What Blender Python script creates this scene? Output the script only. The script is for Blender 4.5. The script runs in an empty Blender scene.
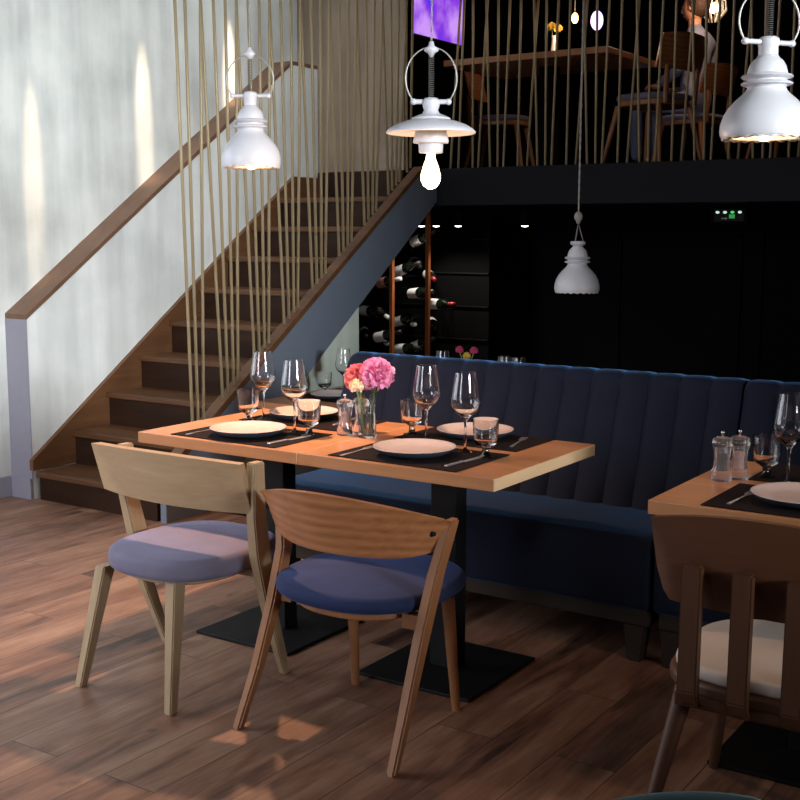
import bpy, bmesh, math, random
from mathutils import Vector, Matrix, noise
PI = math.pi
SC = bpy.context.scene
COL = SC.collection
random.seed(7)

# ------------------------------------------------------------------ camera
def set_camera():
    f, pitch, yaw, roll = 1180.0, math.radians(8.05), math.radians(33.8), math.radians(0.15)
    cd = bpy.data.cameras.new('camera')
    cd.sensor_width = 36.0
    cd.lens = f / 800.0 * 36.0
    cd.clip_start = 0.05
    cam = bpy.data.objects.new('camera', cd)
    COL.objects.link(cam)
    F = Vector((-math.sin(yaw), math.cos(yaw), 0)); Rt = Vector((math.cos(yaw), math.sin(yaw), 0)); U = Vector((0, 0, 1))
    fw = math.cos(pitch) * F - math.sin(pitch) * U
    up = math.cos(pitch) * U + math.sin(pitch) * F
    r2 = math.cos(roll) * Rt + math.sin(roll) * up
    u2 = -math.sin(roll) * Rt + math.cos(roll) * up
    M = Matrix((r2, u2, -fw)).transposed().to_4x4()
    M.translation = Vector((0, 0, 1.45))
    cam.matrix_world = M
    SC.camera = cam
set_camera()

# ------------------------------------------------------------------ world, daylight, exposure
W = bpy.data.worlds.new('world'); SC.world = W; W.use_nodes = True
bg = W.node_tree.nodes['Background']
bg.inputs['Color'].default_value = (0.60, 0.68, 0.80, 1); bg.inputs['Strength'].default_value = 0.4
SC.view_settings.view_transform = 'Standard'; SC.view_settings.look = 'None'
SC.view_settings.gamma = 1; SC.view_settings.use_curve_mapping = False
SC.view_settings.exposure = 0.0

def area(name, loc, target, sx, sy, power, color, spread=180):
    l = bpy.data.lights.new(name, 'AREA'); l.shape = 'RECTANGLE'; l.size = sx; l.size_y = sy
    l.energy = power; l.color = color; l.spread = math.radians(spread)
    o = bpy.data.objects.new(name, l); COL.objects.link(o); o.location = loc
    d = Vector(target) - Vector(loc)
    o.rotation_euler = d.to_track_quat('-Z', 'Y').to_euler()
    return o
# daylight entering by the tall windows in the wall behind the camera and in the right-hand wall
area('daylight_window_rear', (-3.8, -3.25, 2.1), (-3.9, 3.0, 0.3), 1.5, 2.8, 27, (0.88, 0.91, 1.0), 50)
area('daylight_window_left', (-5.42, 1.55, 1.85), (-2.6, 2.3, 0.4), 2.8, 2.4, 52, (0.86, 0.90, 1.0), 120)
area('daylight_window_right', (4.25, 0.9, 2.6), (-5.3, 4.6, 1.4), 1.5, 1.8, 25, (0.92, 0.96, 1.0), 26)
# added fill panel below the closed ceiling, brightening the stair wall
area('stair_ceiling_fill', (-4.75, 4.6, 3.74), (-5.25, 4.6, 1.6), 3.8, 0.6, 34, (0.90, 0.96, 1.0), 110)

# ------------------------------------------------------------------ materials
def lin(c):
    return tuple(((v / 255.0) / 12.92 if v / 255.0 <= 0.04045 else ((v / 255.0 + 0.055) / 1.055) ** 2.4) for v in c) + (1.0,)
def newmat(name):
    m = bpy.data.materials.new(name); m.use_nodes = True
    nt = m.node_tree; b = nt.nodes['Principled BSDF']
    return m, nt, b
def plain(name, rgb, rough=0.5, metal=0.0, bump=0.0, bscale=60, var=0.0, **kw):
    m, nt, b = newmat(name)
    b.inputs['Roughness'].default_value = rough; b.inputs['Metallic'].default_value = metal
    b.inputs['Base Color'].default_value = lin(rgb)
    for k, v in kw.items():
        b.inputs[k].default_value = v
    tc = nt.nodes.new('ShaderNodeTexCoord'); n = nt.nodes.new('ShaderNodeTexNoise')
    n.inputs['Scale'].default_value = bscale; n.inputs['Detail'].default_value = 4
    nt.links.new(tc.outputs['Object'], n.inputs['Vector'])
    if var > 0:
        mx = nt.nodes.new('ShaderNodeMix'); mx.data_type = 'RGBA'
        c = lin(rgb)
        mx.inputs[6].default_value = tuple(v * (1 - var) for v in c[:3]) + (1,)
        mx.inputs[7].default_value = tuple(min(1, v * (1 + var)) for v in c[:3]) + (1,)
        nt.links.new(n.outputs['Fac'], mx.inputs[0]); nt.links.new(mx.outputs[2], b.inputs['Base Color'])
    if bump > 0:
        bp = nt.nodes.new('ShaderNodeBump'); bp.inputs['Strength'].default_value = bump; bp.inputs['Distance'].default_value = 0.01
        nt.links.new(n.outputs['Fac'], bp.inputs['Height']); nt.links.new(bp.outputs['Normal'], b.inputs['Normal'])
    return m
def wood(name, c1, c2, axis='X', scale=14.0, rough=0.42, stretch=0.08, contrast=1.0, coat=0.0, rings=False, spec=0.5):
    m, nt, b = newmat(name)
    tc = nt.nodes.new('ShaderNodeTexCoord'); mp = nt.nodes.new('ShaderNodeMapping')
    s = {'X': (stretch, 1, 1), 'Y': (1, stretch, 1), 'Z': (1, 1, stretch)}[axis]
    mp.inputs['Scale'].default_value = s
    nt.links.new(tc.outputs['Object'], mp.inputs['Vector'])
    n1 = nt.nodes.new('ShaderNodeTexNoise'); n1.inputs['Scale'].default_value = scale; n1.inputs['Detail'].default_value = 6; n1.inputs['Distortion'].default_value = 0.6
    n2 = nt.nodes.new('ShaderNodeTexNoise'); n2.inputs['Scale'].default_value = scale * 7; n2.inputs['Detail'].default_value = 4
    nt.links.new(mp.outputs['Vector'], n1.inputs['Vector']); nt.links.new(mp.outputs['Vector'], n2.inputs['Vector'])
    src = n1.outputs['Fac']
    if rings:
        w = nt.nodes.new('ShaderNodeTexWave'); w.wave_type = 'BANDS'; w.bands_direction = 'Z'
        w.inputs['Scale'].default_value = 7; w.inputs['Distortion'].default_value = 4; w.inputs['Detail'].default_value = 1.5; w.inputs['Detail Scale'].default_value = 0.8
        mp2 = nt.nodes.new('ShaderNodeMapping'); mp2.inputs['Scale'].default_value = (0.45, 0.45, 1.6)
        nt.links.new(tc.outputs['Object'], mp2.inputs['Vector']); nt.links.new(mp2.outputs['Vector'], w.inputs['Vector'])
        src = w.outputs['Fac']
    ad = nt.nodes.new('ShaderNodeMath'); ad.operation = 'MULTIPLY_ADD'; ad.inputs[1].default_value = 0.35 if not rings else 0.72
    nt.links.new(n2.outputs['Fac'], ad.inputs[0])
    mu = nt.nodes.new('ShaderNodeMath'); mu.operation = 'MULTIPLY'; mu.inputs[1].default_value = 0.65 if not rings else 0.28
    nt.links.new(src, mu.inputs[0]); nt.links.new(mu.outputs[0], ad.inputs[2])
    cr = nt.nodes.new('ShaderNodeValToRGB')
    h = 0.28 / contrast
    cr.color_ramp.elements[0].position = max(0, 0.5 - h); cr.color_ramp.elements[1].position = min(1, 0.5 + h)
    cr.color_ramp.elements[0].color = lin(c1); cr.color_ramp.elements[1].color = lin(c2)
    nt.links.new(ad.outputs[0], cr.inputs[0]); nt.links.new(cr.outputs[0], b.inputs['Base Color'])
    b.inputs['Roughness'].default_value = rough; b.inputs['Coat Weight'].default_value = coat
    b.inputs['Specular IOR Level'].default_value = spec
    bp = nt.nodes.new('ShaderNodeBump'); bp.inputs['Strength'].default_value = 0.12; bp.inputs['Distance'].default_value = 0.004
    nt.links.new(n2.outputs['Fac'], bp.inputs['Height']); nt.links.new(bp.outputs['Normal'], b.inputs['Normal'])
    return m
def floor_mat():
    m, nt, b = newmat('floor_planks')
    N = nt.nodes; L = nt.links
    tc = N.new('ShaderNodeTexCoord')
    mp = N.new('ShaderNodeMapping'); mp.inputs['Rotation'].default_value = (0, 0, PI / 2); mp.inputs['Location'].default_value = (0.35, 0.06, 0)
    L.new(tc.outputs['Object'], mp.inputs['Vector'])
    br = N.new('ShaderNodeTexBrick'); br.offset = 0.37; br.offset_frequency = 2
    br.inputs['Color1'].default_value = (0, 0, 0, 1); br.inputs['Color2'].default_value = (1, 1, 1, 1); br.inputs['Mortar'].default_value = (0.5, 0.5, 0.5, 1)
    br.inputs['Scale'].default_value = 1; br.inputs['Brick Width'].default_value = 1.25; br.inputs['Row Height'].default_value = 0.19
    br.inputs['Mortar Size'].default_value = 0.0016; br.inputs['Mortar Smooth'].default_value = 0.3; br.inputs['Bias'].default_value = 0
    L.new(mp.outputs['Vector'], br.inputs['Vector'])
    # grain, offset per plank
    mg = N.new('ShaderNodeMapping'); mg.inputs['Scale'].default_value = (1, 0.12, 1)
    L.new(tc.outputs['Object'], mg.inputs['Vector'])
    va = N.new('ShaderNodeVectorMath'); va.operation = 'MULTIPLY_ADD'; va.inputs[1].default_value = (7, 3, 5)
    L.new(br.outputs['Color'], va.inputs[0]); L.new(mg.outputs['Vector'], va.inputs[2])
    n1 = N.new('ShaderNodeTexNoise'); n1.inputs['Scale'].default_value = 9; n1.inputs['Detail'].default_value = 8; n1.inputs['Distortion'].default_value = 1.0
    L.new(va.outputs[0], n1.inputs['Vector'])
    n2 = N.new('ShaderNodeTexNoise'); n2.inputs['Scale'].default_value = 80; n2.inputs['Detail'].default_value = 3
    L.new(va.outputs[0], n2.inputs['Vector'])
    n3 = N.new('ShaderNodeTexNoise'); n3.inputs['Scale'].default_value = 2.3; n3.inputs['Detail'].default_value = 2
    L.new(tc.outputs['Object'], n3.inputs['Vector'])
    cr = N.new('ShaderNodeValToRGB'); e = cr.color_ramp.elements
    e[0].position = 0.30; e[0].color = lin((56, 39, 31)); e[1].position = 0.70; e[1].color = lin((168, 132, 106))
    el = e.new(0.47); el.color = lin((124, 88, 68))
    a1 = N.new('ShaderNodeMath'); a1.operation = 'MULTIPLY_ADD'; a1.inputs[1].default_value = 0.22
    L.new(n2.outputs['Fac'], a1.inputs[0])
    a2 = N.new('ShaderNodeMath'); a2.operation = 'MULTIPLY_ADD'; a2.inputs[1].default_value = 0.66; a2.inputs[2].default_value = -0.02
    L.new(n1.outputs['Fac'], a2.inputs[0]); L.new(a2.outputs[0], a1.inputs[2])
    a3 = N.new('ShaderNodeMath'); a3.operation = 'MULTIPLY_ADD'; a3.inputs[1].default_value = 0.13
    L.new(br.outputs['Color'], a3.inputs[0]); L.new(a1.outputs[0], a3.inputs[2])
    L.new(a3.outputs[0], cr.inputs[0])
    # knots
    vo = N.new('ShaderNodeTexVoronoi'); vo.inputs['Scale'].default_value = 2.6
    mk = N.new('ShaderNodeMapping'); mk.inputs['Scale'].default_value = (1.6, 0.7, 1); L.new(tc.outputs['Object'], mk.inputs['Vector'])
    vn = N.new('ShaderNodeVectorMath'); vn.operation = 'ADD'; L.new(mk.outputs['Vector'], vn.inputs[0])
    ns = N.new('ShaderNodeTexNoise'); ns.inputs['Scale'].default_value = 22; L.new(tc.outputs['Object'], ns.inputs['Vector'])
    sc = N.new('ShaderNodeVectorMath'); sc.operation = 'SCALE'; sc.inputs['Scale'].default_value = 0.09; L.new(ns.outputs['Color'], sc.inputs[0]); L.new(sc.outputs[0], vn.inputs[1])
    L.new(vn.outputs[0], vo.inputs['Vector'])
    kr = N.new('ShaderNodeValToRGB'); kr.color_ramp.elements[0].position = 0.03; kr.color_ramp.elements[0].color = (0.30, 0.27, 0.25, 1); kr.color_ramp.elements[1].position = 0.13; kr.color_ramp.elements[1].color = (1, 1, 1, 1)
    L.new(vo.outputs['Distance'], kr.inputs[0])
    mk2 = N.new('ShaderNodeMix'); mk2.data_type = 'RGBA'; mk2.blend_type = 'MULTIPLY'; mk2.inputs[0].default_value = 0.8
    L.new(cr.outputs[0], mk2.inputs[6]); L.new(kr.outputs[0], mk2.inputs[7])
    mx = N.new('ShaderNodeMix'); mx.data_type = 'RGBA'; mx.inputs[7].default_value = lin((46, 32, 26))
    L.new(br.outputs['Fac'], mx.inputs[0]); L.new(mk2.outputs[2], mx.inputs[6]); L.new(mx.outputs[2], b.inputs['Base Color'])
    b.inputs['Roughness'].default_value = 0.42
    rr = N.new('ShaderNodeMath'); rr.operation = 'MULTIPLY_ADD'; rr.inputs[1].default_value = 0.3; rr.inputs[2].default_value = 0.3
    L.new(n3.outputs['Fac'], rr.inputs[0]); L.new(rr.outputs[0], b.inputs['Roughness'])
    bp = N.new('ShaderNodeBump'); bp.inputs['Strength'].default_value = 0.25; bp.inputs['Distance'].default_value = 0.003
    L.new(a1.outputs[0], bp.inputs['Height']); L.new(bp.outputs['Normal'], b.inputs['Normal'])
    return m
def concrete(name, c1, c2, rough=0.85):
    m, nt, b = newmat(name); N = nt.nodes; L = nt.links
    tc = N.new('ShaderNodeTexCoord'); mp = N.new('ShaderNodeMapping'); mp.inputs['Scale'].default_value = (1, 1, 0.12)
    L.new(tc.outputs['Object'], mp.inputs['Vector'])
    n1 = N.new('ShaderNodeTexNoise'); n1.inputs['Scale'].default_value = 9; n1.inputs['Detail'].default_value = 5
    n2 = N.new('ShaderNodeTexNoise'); n2.inputs['Scale'].default_value = 3.2; n2.inputs['Detail'].default_value = 8
    L.new(mp.outputs['Vector'], n1.inputs['Vector']); L.new(tc.outputs['Object'], n2.inputs['Vector'])
    ad = N.new('ShaderNodeMath'); ad.operation = 'ADD'; L.new(n1.outputs['Fac'], ad.inputs[0]); L.new(n2.outputs['Fac'], ad.inputs[1])
    hf = N.new('ShaderNodeMath'); hf.operation = 'MULTIPLY'; hf.inputs[1].default_value = 0.5; L.new(ad.outputs[0], hf.inputs[0])
    cr = N.new('ShaderNodeValToRGB'); cr.color_ramp.elements[0].position = 0.36; cr.color_ramp.elements[1].position = 0.62
    cr.color_ramp.elements[0].color = lin(c1); cr.color_ramp.elements[1].color = lin(c2)
    L.new(hf.outputs[0], cr.inputs[0]); L.new(cr.outputs[0], b.inputs['Base Color'])
    b.inputs['Roughness'].default_value = rough
    bp = N.new('ShaderNodeBump'); bp.inputs['Strength'].default_value = 0.2; bp.inputs['Distance'].default_value = 0.01
    L.new(hf.outputs[0], bp.inputs['Height']); L.new(bp.outputs['Normal'], b.inputs['Normal'])
    return m
def velvet(name, rgb, sheen=(150, 175, 230), sw=0.6, mottle=0.35):
    m, nt, b = newmat(name); N = nt.nodes; L = nt.links
    tc = N.new('ShaderNodeTexCoord'); n = N.new('ShaderNodeTexNoise'); n.inputs['Scale'].default_value = 7; n.inputs['Detail'].default_value = 3
    L.new(tc.outputs['Object'], n.inputs['Vector'])
    mx = N.new('ShaderNodeMix'); mx.data_type = 'RGBA'; c = lin(rgb)
    mx.inputs[6].default_value = tuple(v * (1 - mottle) for v in c[:3]) + (1,); mx.inputs[7].default_value = tuple(min(1, v * (1 + mottle)) for v in c[:3]) + (1,)
    L.new(n.outputs['Fac'], mx.inputs[0]); L.new(mx.outputs[2], b.inputs['Base Color'])
    b.inputs['Roughness'].default_value = 0.85; b.inputs['Sheen Weight'].default_value = sw; b.inputs['Sheen Roughness'].default_value = 0.35
    b.inputs['Sheen Tint'].default_value = lin(sheen); b.inputs['Specular IOR Level'].default_value = 0.2
    return m
def glass(name, tint=(1, 1, 1), rough=0.0):
    m, nt, b = newmat(name)
    b.inputs['Base Color'].default_value = tint + (1,); b.inputs['Roughness'].default_value = rough
    b.inputs['Transmission Weight'].default_value = 1.0; b.inputs['IOR'].default_value = 1.46
    return m
def emit(name, rgb, strength):
    m, nt, b = newmat(name)
    b.inputs['Base Color'].default_value = lin(rgb); b.inputs['Emission Color'].default_value = lin(rgb); b.inputs['Emission Strength'].default_value = strength
    return m

M = {}
M['floor'] = floor_mat()
M['concrete'] = concrete('board_marked_concrete', (186, 190, 186), (222, 225, 220))
M['plaster'] = concrete('smooth_pale_plaster', (206, 210, 206), (232, 235, 231))
M['greenplaster'] = concrete('pale_green_plaster', (190, 203, 190), (212, 222, 210))
M['brownwall'] = concrete('taupe_plaster', (128, 112, 96), (158, 142, 124))
M['newelshade'] = plain('newel_shade_plaster', (146, 144, 156), 0.8, bump=0.1, bscale=20, var=0.06)  # plaster darkened in colour for the shade on the newel; baseboards share it
M['ceiling'] = plain('ceiling_paint', (60, 58, 56), 0.9)
M['black_wall'] = plain('black_panel_paint', (5, 5, 5), 0.9, **{'Specular IOR Level': 0.1})
M['black_metal'] = plain('black_powder_coat', (8, 8, 9), 0.6, **{'Specular IOR Level': 0.25})
M['steel'] = plain('blue_grey_steel', (104, 114, 128), 0.5, var=0.08, bscale=8)
M['navy_beam'] = plain('dark_navy_beam', (12, 13, 19), 0.7, **{'Specular IOR Level': 0.2})
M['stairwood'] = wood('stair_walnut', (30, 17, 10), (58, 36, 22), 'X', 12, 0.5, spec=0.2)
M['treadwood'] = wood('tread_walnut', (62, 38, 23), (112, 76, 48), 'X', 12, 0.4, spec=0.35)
M['skirtwood'] = wood('skirt_oak', (74, 46, 28), (122, 82, 50), 'Y', 12, 0.45)
M['capwood'] = wood('cap_wood', (92, 66, 50), (128, 94, 70), 'Y', 12, 0.5)
M['tablewood'] = wood('table_oak', (146, 94, 58), (200, 144, 98), 'X', 7, 0.33, contrast=0.8, coat=0.15)
M['litedge'] = wood('lit_edge_wood', (196, 164, 124), (222, 192, 152), 'Y', 12, 0.5)  # table wood lightened to paint in the side light
M['chairash'] = wood('pale_ash', (140, 112, 82), (188, 160, 124), 'X', 12, 0.42, contrast=0.8)
M['chairashleg'] = wood('pale_ash_leg', (140, 116, 88), (182, 158, 124), 'Z', 14, 0.42, contrast=0.8)
M['chairoak'] = wood('warm_oak', (134, 84, 50), (190, 128, 82), 'X', 9, 0.36, rings=True, contrast=0.75)
M['chairoakleg'] = wood('warm_oak_leg', (130, 84, 52), (172, 118, 76), 'Z', 14, 0.38, contrast=0.8)
M['chairdark'] = wood('dark_oak', (76, 46, 30), (112, 70, 44), 'X', 10, 0.45, contrast=0.7)
M['chairdarkleg'] = wood('dark_oak_leg', (66, 41, 28), (98, 62, 40), 'Z', 14, 0.45, contrast=0.7)
M['brass'] = plain('aged_brass_rod', (166, 150, 116), 0.45, 0.15)
M['copper'] = plain('copper_post', (190, 112, 64), 0.4, 0.5)
M['white'] = plain('white_enamel', (196, 196, 200), 0.35, var=0.03)
M['whiteglass'] = plain('white_ceramic', (236, 234, 230), 0.3)
M['wire'] = plain('pale_wire', (168, 166, 160), 0.4, 0.4)
M['cord'] = plain('braided_cord', (150, 146, 140), 0.8, bump=0.5, bscale=300, var=0.4)
M['coil'] = plain('dark_coil', (96, 92, 88), 0.5, 0.4)
M['bulb'] = emit('bulb_glow', (255, 205, 150), 14)
M['bulb_edison'] = emit('edison_glow', (255, 214, 160), 9)
M['bulb_off'] = plain('frosted_bulb', (230, 228, 220), 0.3)
M['velvet_lilac'] = velvet('lilac_grey_velvet', (112, 108, 126), (180, 180, 215), 0.5, 0.35)
M['velvet_blue'] = velvet('blue_velvet', (40, 50, 84), (110, 130, 190), 0.5, 0.5)
M['velvet_navy'] = velvet('navy_velvet', (12, 17, 33), (80, 130, 180), 0.55, 0.45)
M['velvet_teal'] = velvet('teal_velvet', (70, 92, 94), (150, 180, 180), 0.5, 0.2)
M['cream'] = plain('cream_leather', (196, 182, 168), 0.6, var=0.06, bscale=10)
M['benchwood'] = wood('grey_brown_wood', (34, 27, 21), (56, 45, 34), 'X', 12, 0.6, spec=0.15)
M['mat'] = plain('woven_dark_mat', (27, 19, 20), 0.95, bump=0.4, bscale=260, var=0.25, **{'Specular IOR Level': 0.12})
M['plate'] = plain('speckled_stoneware', (182, 166, 160), 0.25, var=0.08, bscale=30)
M['platerim'] = plain('dark_stoneware_underside', (58, 62, 76), 0.4)
M['platebase'] = plain('white_stoneware', (200, 204, 200), 0.3)
M['steelware'] = plain('polished_steel', (215, 215, 218), 0.32, 0.9)
M['glass'] = glass('clear_glass')
M['acrylic'] = glass('acrylic', (0.95, 0.90, 0.90), 0.08)
M['acrylic'].node_tree.nodes['Principled BSDF'].inputs['Transmission Weight'].default_value = 0.95
M['bottleglass'] = plain('dark_bottle_glass', (14, 20, 14), 0.12)
M['label'] = plain('paper_label', (214, 214, 216), 0.7)
M['capsule'] = plain('pink_foil', (208, 146, 128), 0.35, 0.3)
M['redcap'] = plain('red_foil', (130, 30, 34), 0.35, 0.3)
M['pepper'] = plain('peppercorns', (44, 34, 30), 0.7, bump=1.0, bscale=220, var=0.5)
M['salt'] = plain('pink_salt', (214, 178, 168), 0.6, bump=0.6, bscale=260, var=0.2)
M['chrome'] = plain('chrome', (214, 214, 216), 0.15, 1.0)
M['pink'] = plain('pink_petals', (250, 160, 196), 0.6, var=0.25, bscale=40)
M['coral'] = plain('coral_petals', (252, 140, 146), 0.6, var=0.25, bscale=40)
M['creamflower'] = plain('cream_petals', (250, 214, 178), 0.6, var=0.12, bscale=40)
M['magenta'] = plain('magenta_petals', (170, 50, 96), 0.6)
M['yellow'] = plain('yellow_petals', (190, 160, 60), 0.6)
M['stem'] = plain('green_stem', (96, 136, 60), 0.6)
M['shirt'] = plain('grey_blue_shirt', (120, 126, 150), 0.85, bump=0.4, bscale=14, var=0.15)
M['skin'] = plain('skin', (196, 140, 108), 0.55)
M['hair'] = plain('brown_hair', (60, 36, 22), 0.6, bump=0.8, bscale=90, var=0.3)
M['trouser'] = plain('dark_trousers', (26, 28, 36), 0.85)
M['glow_warm'] = emit('warm_glow', (255, 190, 120), 6)
M['glow_spot'] = emit('spot_glow', (255, 236, 210), 5)
M['glow_white'] = emit('cool_glow', (200, 190, 255), 2.2)
M['green'] = emit('exit_green', (40, 150, 70), 0.6)
M['greenlit'] = emit('exit_green_bright', (70, 220, 110), 0.8)
M['whitelit'] = emit('exit_white', (200, 240, 215), 0.8)
def neon():
    m, nt, b = newmat('violet_neon_screen'); N = nt.nodes; L = nt.links
    tc = N.new('ShaderNodeTexCoord'); n = N.new('ShaderNodeTexNoise'); n.inputs['Scale'].default_value = 3.0; n.inputs['Detail'].default_value = 3
    L.new(tc.outputs['Object'], n.inputs['Vector'])
    cr = N.new('ShaderNodeValToRGB'); e = cr.color_ramp.elements
    e[0].position = 0.36; e[0].color = lin((70, 50, 235)); e[1].position = 0.62; e[1].color = lin((205, 150, 250)); x = e.new(0.47); x.color = lin((140, 60, 225))
    L.new(n.outputs['Fac'], cr.inputs[0]); L.new(cr.outputs[0], b.inputs['Emission Color']); b.inputs['Emission Strength'].default_value = 1.0
    b.inputs['Base Color'].default_value = (0.02, 0.02, 0.03, 1)
    return m
M['neon'] = neon()

# ------------------------------------------------------------------ mesh helpers
def bx(bm, x0, x1, y0, y1, z0, z1):
    vs = [bm.verts.new((x, y, z)) for x in (x0, x1) for y in (y0, y1) for z in (z0, z1)]
    for f in ((0, 1, 3, 2), (4, 6, 7, 5), (0, 4, 5, 1), (2, 3, 7, 6), (0, 2, 6, 4), (1, 5, 7, 3)):
        bm.faces.new([vs[i] for i in f])
def box(x0, x1, y0, y1, z0, z1, bev=0.0, seg=2):
    bm = bmesh.new(); bx(bm, x0, x1, y0, y1, z0, z1)
    if bev: bmesh.ops.bevel(bm, geom=bm.edges[:], offset=bev, segments=seg, affect='EDGES', profile=0.6)
    return bm
def lathe(prof, seg=32, bm=None, c=(0, 0, 0), mod=None):
    bm = bm or bmesh.new(); rings = []
    for j, (r, z) in enumerate(prof):
        if r <= 1e-6: rings.append([bm.verts.new((c[0], c[1], c[2] + z))])
        else:
            rg = []
            for i in range(seg):
                a = 2 * PI * i / seg; rr, zz = (mod(j, a, r, z) if mod else (r, z))
                rg.append(bm.verts.new((c[0] + rr * math.cos(a), c[1] + rr * math.sin(a), c[2] + zz)))
            rings.append(rg)
    for a, b in zip(rings, rings[1:]):
        if len(a) == 1 and len(b) == 1: continue
        for i in range(seg):
            k = (i + 1) % seg
            if len(a) == 1: bm.faces.new((a[0], b[k], b[i]))
            elif len(b) == 1: bm.faces.new((a[i], a[k], b[0]))
            else: bm.faces.new((a[i], a[k], b[k], b[i]))
    return bm
def frames(pts):
    pts = [Vector(p) for p in pts]; T = []
    for i in range(len(pts)):
        a = pts[max(0, i - 1)]; b = pts[min(len(pts) - 1, i + 1)]
        T.append((b - a).normalized())
    up = Vector((0, 0, 1)) if abs(T[0].z) < 0.9 else Vector((0, 1, 0))
    n = T[0].cross(up).normalized(); out = []
    for t in T:
        n = (n - t * n.dot(t)).normalized(); out.append((n, t.cross(n)))
    return pts, out
def tube(pts, r, seg=8, bm=None, closed=False):
    bm = bm or bmesh.new(); pts, fr = frames(pts); rings = []
    for i, p in enumerate(pts):
        rr = r[i] if isinstance(r, (list, tuple)) else r
        n, b = fr[i]
        rings.append([bm.verts.new(p + n * (rr * math.cos(2 * PI * k / seg)) + b * (rr * math.sin(2 * PI * k / seg))) for k in range(seg)])
    pr = list(zip(rings, rings[1:]))
    if closed: pr.append((rings[-1], rings[0]))
    for a, b in pr:
        for k in range(seg):
            bm.faces.new((a[k], a[(k + 1) % seg], b[(k + 1) % seg], b[k]))
    if not closed:
        bm.faces.new(rings[0][::-1]); bm.faces.new(rings[-1])
    return bm
def beam(pts, sizes, bm=None, bev=0.006):
    """rectangular bar through pts; sizes = (width along x, depth along y) at each point"""
    bm = bm or bmesh.new(); rings = []
    for p, (w, d) in zip(pts, sizes):
        x, y, z = p
        rings.append([bm.verts.new((x + sx * w / 2, y + sy * d / 2, z)) for sx, sy in ((-1, -1), (1, -1), (1, 1), (-1, 1))])
    for a, b in zip(rings, rings[1:]):
        for k in range(4): bm.faces.new((a[k], a[(k + 1) % 4], b[(k + 1) % 4], b[k]))
    bm.faces.new(rings[0][::-1]); bm.faces.new(rings[-1])
    bmesh.ops.recalc_face_normals(bm, faces=bm.faces[:])
    if bev:
        ed = [e for e in bm.edges]
        bmesh.ops.bevel(bm, geom=ed, offset=bev, segments=2, affect='EDGES', clamp_overlap=True)
    return bm
def prism(poly, d0, d1, axis='X', bm=None):
    """poly in the plane orthogonal to axis, extruded from d0 to d1"""
    bm = bm or bmesh.new()
    def P(u, v, d):
        return {'X': (d, u, v), 'Y': (u, d, v), 'Z': (u, v, d)}[axis]
    a = [bm.verts.new(P(u, v, d0)) for u, v in poly]; b = [bm.verts.new(P(u, v, d1)) for u, v in poly]
    n = len(poly)
    bm.faces.new(a[::-1]); bm.faces.new(b)
    for i in range(n): bm.faces.new((a[i], a[(i + 1) % n], b[(i + 1) % n], b[i]))
    bmesh.ops.recalc_face_normals(bm, faces=bm.faces[:])
    return bm
def superell(a, b, z0, z1, n=2.6, seg=48, r=0.02, dome=0.0, c=(0, 0)):
    """rounded cushion with soft edges"""
    bm = bmesh.new(); rings = []
    prof = []
    for k in range(6):
        t = PI / 2 * k / 5; prof.append((-r + r * math.sin(t), z0 + r - r * math.cos(t)))
    for k in range(6):
        t = PI / 2 * k / 5; prof.append((-r + r * math.cos(t), z1 - r + r * math.sin(t)))
    for s in (0.75, 0.45, 0.15): prof.append((None, s))
    def pt(i, off):
        t = 2 * PI * i / seg; ct, st = math.cos(t), math.sin(t)
        return ((a + off) * math.copysign(abs(ct) ** (2 / n), ct), (b + off) * math.copysign(abs(st) ** (2 / n), st))
    for o, z in prof:
        rg = []
        for i in range(seg):
            if o is None:
                x, y = pt(i, -r); x *= z; y *= z; zz = z1 + dome * (1 - z * z)
            else:
                x, y = pt(i, o); zz = z
            rg.append(bm.verts.new((c[0] + x, c[1] + y, zz)))
        rings.append(rg)
    for p, q in zip(rings, rings[1:]):
        for i in range(seg): bm.faces.new((p[i], p[(i + 1) % seg], q[(i + 1) % seg], q[i]))
    bm.faces.new(rings[0][::-1]); bm.faces.new(rings[-1])
    return bm
def sphere(c, r, bm=None, u=16, v=10, s=(1, 1, 1)):
    bm = bm or bmesh.new()
    m = Matrix.Translation(c) @ Matrix.Diagonal((r * s[0], r * s[1], r * s[2], 1))
    bmesh.ops.create_uvsphere(bm, u_segments=u, v_segments=v, radius=1, matrix=m)
    return bm

def obj(name, bm, m, parent=None, smooth=False, loc=None, rot=None, angle=None):
    me = bpy.data.meshes.new(name)
    bmesh.ops.recalc_face_normals(bm, faces=bm.faces[:])
    bm.to_mesh(me); bm.free()
    me.materials.append(m)
    if smooth:
        for p in me.polygons: p.use_smooth = True
        if angle:
            try: me.set_sharp_from_angle(angle=math.radians(angle))
            except Exception: pass
    o = bpy.data.objects.new(name, me); COL.objects.link(o)
    if parent: o.parent = parent
    if loc: o.location = loc
    if rot: o.rotation_euler = rot
    return o
def tag(o, label, cat, group=None, kind=None):
    if label: o['label'] = label
    if cat: o['category'] = cat
    if group: o['group'] = group
    if kind: o['kind'] = kind
    return o
def thing(name, label, cat, loc=(0, 0, 0), rz=0, group=None):
    o = bpy.data.objects.new(name, None); COL.objects.link(o); o.empty_display_size = 0.05
    o.location = loc; o.rotation_euler = (0, 0, rz)
    return tag(o, label, cat, group)
def struct(name, bm, m, parent=None):
    o = obj(name, bm, m, parent)
    if not parent: o['kind'] = 'structure'
    return o
def dup(root, loc, label, rz=None, group=None, rot=None):
    r = root.copy(); COL.objects.link(r); r.location = loc; r['label'] = label
    if rz is not None: r.rotation_euler = (0, 0, rz)
    if rot is not None: r.rotation_euler = rot
    if group: r['group'] = group
    for ch in list(root.children):
        c = ch.copy(); COL.objects.link(c); c.parent = r
        for g in list(ch.children):
            d = g.copy(); COL.objects.link(d); d.parent = c
    return r

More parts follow.
